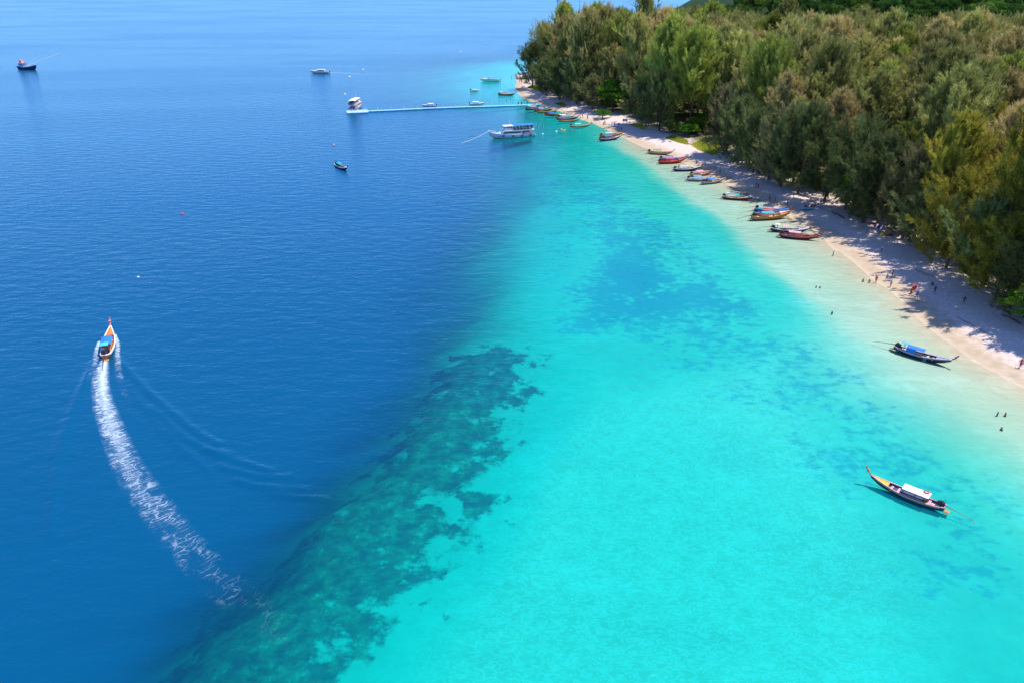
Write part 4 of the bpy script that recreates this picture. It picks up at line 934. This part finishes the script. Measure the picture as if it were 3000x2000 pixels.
# passengers of the tour boat
cr, sr = math.cos(FERRY.rotation_euler.z), math.sin(FERRY.rotation_euler.z)
for i, (lx, ly) in enumerate([(-1.2, 1.0), (-2.1, .7), (-3.0, 1.1), (-3.7, .6), (-4.6, 1.2), (-5.3, .9), (-6.0, 1.2), (-6.7, .6), (-7.3, 1.1), (-7.9, .8)]):
    X, Y = FERRY.location.x + lx * cr - ly * sr, FERRY.location.y + lx * sr + ly * cr
    person(0, 0, 'stand', 'dark-clad passenger standing under the blue awning of the tour boat', 'tanskin', ('navy', 'black')[i % 2], 'black', loc=(X, Y, 2.93), group='passengers under the tour boat awning')
# crew and passengers of the longtails
def in_boat(i_label, lx, ly, z, kind, lab, sh, so):
    bt = [o for o in C.objects if o.get('label', '').startswith(i_label)][0]
    c_, s_ = math.cos(bt.rotation_euler.z), math.sin(bt.rotation_euler.z); k = bt.scale.x
    person(0, 0, kind, lab, 'tanskin', sh, so, rz=bt.rotation_euler.z - math.pi / 2, loc=(bt.location.x + (lx * c_ - ly * s_) * k, bt.location.y + (lx * s_ + ly * c_) * k, bt.location.z + z * k))
in_boat('orange and white longtail boat speeding', -3.7, .25, .24, 'stand', 'helmsman in white standing at the engine of the speeding boat', 'white', 'navy')
in_boat('orange and white longtail boat speeding', -3.0, -.3, .24, 'sit', 'passenger in navy sitting behind the blue roof of the speeding boat', 'navy', 'navy')
in_boat('navy longtail boat with lilac', -3.0, .1, .24, 'stand', 'person in orange standing in the navy boat with lilac roof', 'orange', 'navy')
in_boat('grey longtail boat with blue roof', -2.6, .3, .24, 'stand', 'person in red standing in the grey boat with blue roof', 'red', 'darkred')
in_boat('bright red longtail', -2.9, .2, .24, 'stand', 'person in pink standing in the bright red boat', 'pink', 'black')

# ------------------------------------------------------------------ small things on and off the beach
def small(name, u, v, me, mat, label, cat, rz=0.0, z=None, group=None):
    x, y = at(u, v); o = link(name, me, loc=(x, y, max(ground_z(x, y), 0) if z is None else z), rot=(0, 0, rz), mat=mat); return tag(o, label, cat, group)
def buoy(u, v, c, label, r=.45):
    x, y = at(u, v); b_ = empty('buoy', (x, y, 0)); link('float', MB().lathe([(.05, -.35), (.8, -.25), (1.0, 0), (.8, .3), (.45, .55), (.1, .62)], (0, 0, 0), 'z', 12).mesh('buoy_float', True), b_, mat=cm(c)).scale = (r, r, r)
    link('ring', MB().torus((0, 0, .62), .16, .04, 'y', 10, 5).mesh('buoy_ring'), b_, mat=M_METAL).scale = (r, r, r); return tag(b_, label, 'buoy', 'mooring buoys')
for u, v, c, l, r in [(534, 627, 'red', 'red buoy alone on the deep blue water', .55), (978, 425, 'pink', 'pink buoy below the ferry', .5), (1063, 205, 'white', 'white buoy right of the cabin speedboat', .8), (1024, 226, 'white', 'white buoy below the cabin speedboat', .8), (1010, 277, 'white', 'white buoy above the ferry mast', .7),
                      (405, 812, 'white', 'tiny white buoy on open water above the speeding boat', .3), (1590, 393, 'white', 'white buoy beside the tour boat stern', .45), (229, 1180, 'white', 'white float left of the boat wake', .3), (1630, 386, 'white', 'white float beside the yellow swim rings', .5), (1014, 491, 'white', 'white mooring float at the bow of the small dark longtail', .4), (1350, 153, 'white', 'far white buoy on open water above the spit', .8)]: buoy(u, v, c, l, r)
ring_me = MB().torus((0, 0, .12), .42, .16, 'z', 14, 6).mesh('swim_ring', True)
for i, (u, v, c) in enumerate([(1645, 381, 'yellow'), (1650, 386, 'orange'), (1654, 383, 'yellow')]): small('swim_ring', u, v, ring_me, cm(c), ['yellow swim ring nearest the tour boat', 'orange swim ring between the yellow ones', 'yellow swim ring nearest the mint roofed boat'][i], 'swim ring', z=0, group='swim rings')
for i, (u, v) in enumerate([(1670, 383), (1677, 382), (1684, 381)]): person(u, v, 'stand', ['bather left of three near the mint roofed boat', 'middle of three bathers near the mint roofed boat', 'bather right of three near the mint roofed boat'][i], 'skin', ['pink', 'cream', 'lilac'][i], 'navy', sink=1.1, group='bathers in the shallows')
# the red float carried on the beach
small('inflatable_float', 2674, 862, MB().torus((0, 0, 1.2), .5, .22, 'y', 14, 6).mesh('inflatable_float', True), cm('red'), 'big red inflatable ring held upright beside its carrier', 'float', rz=.6)
# kayak
kb, krim = loft_hull(4.2, [(0, .04), (.3, .34), (.5, .38), (.7, .34), (1, .04)], [(0, .42), (.5, .32), (1, .42)], [(0, .2), (.2, .02), (.8, .02), (1, .2)], rake=0, floor=.12, thick=.06)
x, y = at(2362, 622); k_ = empty('kayak', (x, y, ground_z(x, y) + .03), R(12)); link('hull', kb.mesh('kayak_hull', True), k_, mat=cm('teal')); link('seat', MB().box(-.35, .1, -.22, .22, .16, .24).box(-.4, -.33, -.22, .22, .2, .5).mesh('kayak_seat', bevel=.02), k_, mat=cm('black'))
tag(k_, 'teal kayak lying on the sand in front of the sitting group', 'kayak')
# signboard
x, y = at(1830, 371); sg = empty('signboard', (x, y, ground_z(x, y)), R(8)); link('panel', MB().box(-1.1, 1.1, -.04, .04, 1.3, 2.4).mesh('sign_panel', bevel=.02), sg, mat=cm('white'))
for s_ in (-.8, .8): link('post', MB().box(s_ - .06, s_ + .06, -.1, -.05, 0, 2.3).mesh('sign_post'), sg, mat=cm('orange'))
tag(sg, 'white signboard on two posts at the tree edge', 'sign')
# striped cloth, barrel and stand at the trees
x, y = at(2572, 692); fl = empty('flag_cloth', (x, y, ground_z(x, y)), R(-50))
for i, (c, w0, w1) in enumerate([('red', -1.2, -.8), ('white', -.8, -.4), ('navy', -.4, .4), ('white', .4, .8), ('red', .8, 1.2)]):
    link('stripe', MB().add([(w0, -.9, 1.3), (w1, -.9, 1.3), (w1, 0, 2.1), (w0, 0, 2.1), (w0, -.9, 1.27), (w1, -.9, 1.27), (w1, 0, 2.07), (w0, 0, 2.07)], [(0, 1, 2, 3), (7, 6, 5, 4), (0, 4, 5, 1), (2, 6, 7, 3), (0, 3, 7, 4), (1, 5, 6, 2)]).mesh('flag_stripe'), fl, mat=cm(c))
for px_, py_, h_ in ((-1.15, -.88, 1.28), (1.15, -.88, 1.28), (-1.15, -.02, 2.07), (1.15, -.02, 2.07)): link('pole', MB().bar((px_, py_, 0), (px_, py_, h_), .05, 6).mesh('flag_pole'), fl, mat=cm('wood'))
tag(fl, 'red white and blue striped cloth stretched on poles at the tree edge', 'awning')
small('barrel', 2582, 702, MB().lathe([(.25, 0), (.31, .1), (.31, .45), (.33, .5), (.31, .55), (.31, .85), (.25, .92)], (0, 0, 0), 'z', 14).mesh('barrel', True), cm('yellow'), 'yellow barrel beside the striped cloth', 'barrel')
for i, (u, v) in enumerate([(2595, 702), (2606, 703)]): small('crate', u, v, MB().box(-.45, .45, -.3, .3, 0, .5).box(-.47, .47, -.32, .32, .5, .56).mesh('beach_crate', bevel=.02), cm('darkred' if i else 'brown'), ['brown crate beside the yellow barrel', 'dark red crate two steps from the yellow barrel'][i], 'crate')
# beach tables of the group
for i, (u, v) in enumerate([(1797, 373), (1809, 375)]):
    x, y = at(u, v); tb = empty('folding_table', (x, y, ground_z(x, y)), .3 * i); link('top', MB().box(-.8, .8, -.45, .45, .72, .76).mesh('table_top'), tb, mat=cm('paleblue'))
    for a_ in (-.7, .7):
        for b_ in (-.38, .38): link('leg', MB().bar((a_, b_, 0), (a_, b_, .72), .03, 5).mesh('table_leg'), tb, mat=M_STEEL)
    tag(tb, ['pale blue folding table left of the signboard group', 'pale blue folding table nearest the signboard'][i], 'table')
# fallen wood
def log(pts, rad, name, label, mat):
    P = []
    for u, v, h_ in pts: x, y = at(u, v, h_); P.append((x, y, max(ground_z(x, y), 0) + h_))
    return tag(link(name, MB().pipe(P, rad, 6).mesh(name, True), mat=mat), label, 'driftwood')
log([(2068, 433, .1), (2080, 428, .4), (2092, 420, 1.2), (2104, 412, 2.4)], [.16, .14, .1, .05], 'fallen_branch', 'bleached bent branch rising over the grass patch', M_DEADWOOD)
log([(2010, 430, .1), (2025, 429, .2), (2045, 430, .12)], [.14, .14, .06], 'fallen_branch', 'bleached branch lying on sand before the grass patch', M_DEADWOOD)
log([(2436, 630, .2), (2455, 637, .4), (2475, 650, .2)], [.16, .2, .14], 'driftwood_log', 'dark fallen trunk under the leaning broadleaf tree', M_BARK)
log([(2930, 935, .1), (2955, 944, .15), (2985, 962, .2)], [.08, .12, .16], 'driftwood_log', 'long dark trunk on the sand below the almond tree', M_BARK)
log([(2680, 800, .1), (2705, 812, .1), (2735, 822, .1)], [.04, .05, .03], 'fallen_branch', 'thin branch on shaded sand above the red float carrier', M_BARK)
log([(2800, 935, .1), (2850, 962, .1), (2890, 985, .1)], [.03, .045, .03], 'fallen_branch', 'thin dark branch across the lower beach', M_BARK)
# grass patches at the sand edge
def grass_patch(pts, n, h_, label, seed):
    r = np.random.default_rng(seed); P = np.array([at(*q) for q in pts]); lo, hi = P.min(0), P.max(0)
    q = r.uniform(lo, hi, (n * 4, 2)); q = q[inside(q[:, 0], q[:, 1], [tuple(a) for a in P])][:n]
    z = np.array([ground_z(*a) for a in q]); d = r.normal(0, 1.1, (len(q), 3)); d[:, 2] = .8; d /= np.linalg.norm(d, axis=1, keepdims=True)
    V, T = blades(np.column_stack([q, z - .02]), d, r.uniform(.5, 1.2, len(q)) * h_, r.uniform(.06, .12, len(q)), np.clip(.5 + .4 * np.sin(q[:, 0] * .5) + r.normal(0, .2, len(q)), 0, 1), r)
    me = mesh_np('grass', V, np.arange(len(V)).reshape(-1, 3)); fattr(me, 'tint', T)
    tag(link('grass', me, mat=M_GRASS), label, 'grass', kind='stuff')
grass_patch([(2022, 432), (2045, 448), (2085, 463), (2110, 455), (2105, 430), (2060, 418)], 12000, .6, 'yellow green grass patch on the sand below the bleached branch', 1)
grass_patch([(1950, 412), (1985, 425), (2015, 432), (2012, 420), (1970, 405)], 9000, .6, 'yellow green grass strip left of the larger grass patch', 2)
grass_patch([(1545, 262), (1575, 270), (1600, 268), (1580, 255), (1555, 255)], 7000, .6, 'brownish grass tuft on the sand spit', 3)
grass_patch([(1845, 372), (1870, 382), (1885, 388), (1880, 372)], 6000, .8, 'olive grass fringe right of the signboard', 4)
grass_patch([(1625, 308), (1650, 318), (1665, 316), (1645, 305)], 5000, .5, 'green grass fringe behind the row of boats near the jetty', 5)

# ------------------------------------------------------------------ telecom towers behind the spit trees
def tower(u, h_, dist_, label, wide):
    x, y = at_far(u, 0, dist_, h_ * .8); root = empty('lattice_tower' if wide else 'antenna_mast', (x, y, 0)); g = MB(); n = 12
    if wide:
        for k in range(n):
            z0, z1 = h_ * k / n, h_ * (k + 1) / n; w0, w1 = 1.5 - 1.0 * k / n, 1.5 - 1.0 * (k + 1) / n
            c0 = [(-w0, -w0, z0), (w0, -w0, z0), (w0, w0, z0), (-w0, w0, z0)]; c1 = [(-w1, -w1, z1), (w1, -w1, z1), (w1, w1, z1), (-w1, w1, z1)]
            for q in range(4): g.bar(c0[q], c1[q], .14, 4); g.bar(c0[q], c1[(q + 1) % 4], .07, 4); g.bar(c1[q], c1[(q + 1) % 4], .07, 4)
    else: g.bar((0, 0, 0), (0, 0, h_), .26, 6, .12)
    link('frame', g.mesh('tower_frame'), root, mat=cm('grey'))
    for k in range(6 if wide else 0): link('antenna_panel', MB().box(-.18, .18, -.1, .1, -1.2, 1.2).mesh('antenna_panel'), root, loc=(1.1 * math.cos(k * 1.05), 1.1 * math.sin(k * 1.05), h_ * (.78 if k % 2 else .68)), rot=(0, 0, k * 1.05), mat=cm('white'))
    tag(root, label, 'tower' if wide else 'mast')
tower(1637, 54, 520, 'white lattice telecom tower rising behind the spit trees', True)
tower(1697, 42, 530, 'thin white mast behind the spit trees right of the tower', False)

# ------------------------------------------------------------------ wake foam
def smooth_line(pts, n):
    P = np.array(pts); d = np.r_[0, np.cumsum(np.hypot(*np.diff(P, axis=0).T))]; t = np.linspace(0, d[-1], n)
    x = np.interp(t, d, P[:, 0]); y = np.interp(t, d, P[:, 1])
    for _ in range(12): x[1:-1] = (x[:-2] + 2 * x[1:-1] + x[2:]) / 4; y[1:-1] = (y[:-2] + 2 * y[1:-1] + y[2:]) / 4
    return x, y, t
def foam_mat(name, kind):
    t = NT(name); s = t.attr('along'); w = t.attr('across'); p = t.pos()
    cv = t.node('CombineXYZ', [t.math('MULTIPLY', w, 1.0), s, 0.0]).outputs[0]
    # lacy cells: thin walls of a warped cell pattern, stretched across the track
    wr = t.node('TexNoise', {'Vector': p, 'Scale': .8, 'Detail': 3}).outputs[1]
    q = t.node('VectorMath', [t.scale(cv, (.36, 1.1, 1)), t.scale(wr, (1.5, 1.5, 0))], operation='ADD').outputs[0]
    ed = t.node('TexVoronoi', {'Vector': q, 'Scale': 1.25}, feature='DISTANCE_TO_EDGE').outputs[0]
    fine = t.noise(p, 2.6, 4, .72); big = t.noise(t.scale(cv, (.6, .30, 1)), .9, 2, .6)
    streak = t.noise(t.scale(cv, (.70, 2.6, 1)), 1.5, 4, .72, .5)
    core = t.attr('core'); age = t.attr('age')
    lace = t.step(t.math('ADD', ed, t.math('MULTIPLY', t.math('SUBTRACT', fine, .5), .26)), t.math('SUBTRACT', .14, t.math('MULTIPLY', age, .06)), .0)
    lace = t.math('MULTIPLY', lace, t.step(t.math('ADD', big, t.math('MULTIPLY', core, .25)), t.math('ADD', .30, t.math('MULTIPLY', age, .14)), t.math('ADD', .52, t.math('MULTIPLY', age, .10))))
    spots = t.step(t.math('ADD', t.math('ADD', streak, t.math('MULTIPLY', core, .30)), t.math('MULTIPLY', t.math('SUBTRACT', fine, .5), .35)), t.math('ADD', .50, t.math('MULTIPLY', age, .12)), t.math('ADD', .86, t.math('MULTIPLY', age, .12)))
    solid = t.step(t.math('ADD', core, t.math('MULTIPLY', t.math('SUBTRACT', streak, .5), 1.5)), .50, 1.15)
    edge = t.step(t.math('ABSOLUTE', w), 1.0, .45) if kind else t.step(t.attr('rim'), 1.0, .4)
    a = t.math('MULTIPLY', t.math('MAXIMUM', t.math('MAXIMUM', t.math('MULTIPLY', lace, t.math('SUBTRACT', .75, t.math('MULTIPLY', age, .35))), t.math('MULTIPLY', spots, .62)), solid), edge)
    haze_ = t.math('MULTIPLY', t.math('MULTIPLY', edge, t.math('POWER', t.math('SUBTRACT', 1.0, age), 1.6)), t.math('ADD', t.math('MULTIPLY', t.step(big, .25, .75), .26), t.math('MULTIPLY', core, .42)))
    a = t.math('MULTIPLY', t.math('MULTIPLY', t.math('MAXIMUM', a, haze_), t.attr('fade')), t.math('SUBTRACT', 1.0, t.math('MULTIPLY', age, .35)), clamp=True)
    d = t.node('BsdfDiffuse', {'Color': (.70, .81, .91)}); tp = t.node('BsdfTransparent')
    return t.surf(t.node('MixShader', [a, tp.outputs[0], d.outputs[0]]).outputs[0])
M_FOAM = foam_mat('wake_foam', False)
def foam_strip(name, pts, wl, wr_, core_w, label, n=260, m=25, lift=.03, fade0=1.0, fade1=0.0, core0=1.0, agep=1.0):
    x, y, s = smooth_line(pts, n); dx, dy = np.gradient(x), np.gradient(y); L = np.hypot(dx, dy); nx, ny = -dy / L, dx / L
    f = s / s[-1]; V, al, ac, rimv, co_, ag, fd = [], [], [], [], [], [], []
    for i in range(n):
        a0, a1 = np.interp(f[i], *wl), np.interp(f[i], *wr_); cw = np.interp(f[i], *core_w)
        for j in range(m):
            k = j / (m - 1); o = -a1 + (a0 + a1) * k
            V.append((x[i] + nx[i] * o, y[i] + ny[i] * o, lift + .10 * math.exp(-(o / .8) ** 2) * (1 - f[i]) ** 2)); al.append(s[i]); ac.append(o)
            rimv.append(abs(2 * k - 1)); co_.append(core0 * math.exp(-(o / max(cw, .05)) ** 2) * max(0, 1 - f[i] * 1.5) ** .6); ag.append(f[i] ** agep); fd.append(fade0 + (fade1 - fade0) * f[i] ** 2.6)
    ids = np.arange(n * m).reshape(n, m); q = np.stack([ids[:-1, :-1], ids[:-1, 1:], ids[1:, 1:], ids[1:, :-1]], -1).reshape(-1, 4)
    me = mesh_np(name, V, q, [M_FOAM], True)
    for nm, arr in (('along', al), ('across', ac), ('rim', rimv), ('core', co_), ('age', ag), ('fade', fd)): fattr(me, nm, arr)
    return tag(link(name, me), label, 'foam', kind='stuff')
foam_strip('wake_foam', BOAT_WAKE, ([0, .06, .3, .6, 1], [.5, 1.0, 1.8, 2.7, 2.4]), ([0, .08, .2, .5, .8, 1], [.5, 1.8, 1.9, 2.0, 2.2, 1.8]), ([0, .1, .3, .7], [.45, .7, .8, .6]), 'white lacy foam wake trailing behind the speeding boat', lift=.06, agep=1.1)
foam_strip('bow_wave_foam', [at(*q) for q in [(338, 985), (347, 1010), (345, 1050), (350, 1100), (365, 1150), (385, 1175)]], ([0, .3, 1], [.3, .6, .7]), ([0, .3, 1], [.3, .6, .8]), ([0, 1], [.35, .1]), 'thin foam line off the right side of the speeding boat', 80, 9, lift=.30, core0=.8)
foam_strip('bow_wave_foam', [at(*q) for q in [(292, 1005), (284, 1030), (282, 1060), (272, 1090), (264, 1130)]], ([0, .3, 1], [.3, .6, .7]), ([0, .3, 1], [.3, .6, .8]), ([0, 1], [.35, .1]), 'thin foam line off the left side of the speeding boat', 80, 9, lift=.30, core0=.8)
foam_strip('boat_trail', [at(*q) for q in [(968, 214), (1020, 216), (1060, 219), (1110, 217), (1200, 217), (1320, 219)]], ([0, 1], [1.2, 2.2]), ([0, 1], [1.2, 2.2]), ([0, 1], [.9, .9]), 'faint pale trail behind the cabin speedboat', 120, 9, lift=.03, fade0=.45, fade1=.1, core0=1.0)
pa = at(1434, 384, 2.3); pb = at(1352, 420)
tag(link('mooring_rope', MB().pipe([(pa[0] + (pb[0] - pa[0]) * k, pa[1] + (pb[1] - pa[1]) * k, 2.3 * (1 - k) ** 1.6) for k in np.linspace(0, 1, 8)], [.06] * 8, 5).mesh('mooring_rope'), mat=cm('white')), 'white anchor rope running from the tour boat bow into the water', 'rope')

# ------------------------------------------------------------------ trees that would share a description are told apart by their order
shared = {}
for o in C.objects:
    if o.parent is None and o.get('category') == 'tree': shared.setdefault(o['label'], []).append(o)
ORD = ['first', 'second', 'third', 'fourth', 'fifth', 'sixth', 'seventh', 'eighth', 'ninth', 'tenth', 'eleventh', 'twelfth']
for lab, os_ in shared.items():
    if len(os_) < 2 or len(os_) > 12: continue
    os_.sort(key=lambda o: float(proj(np.array([o.location.x]), np.array([o.location.y]), 15.0)[0][0]))
    for i, o in enumerate(os_):
        o['label'] = lab + (', ' + ('left', 'right')[i] + ' one' if len(os_) == 2 else f', {ORD[i]} from left')
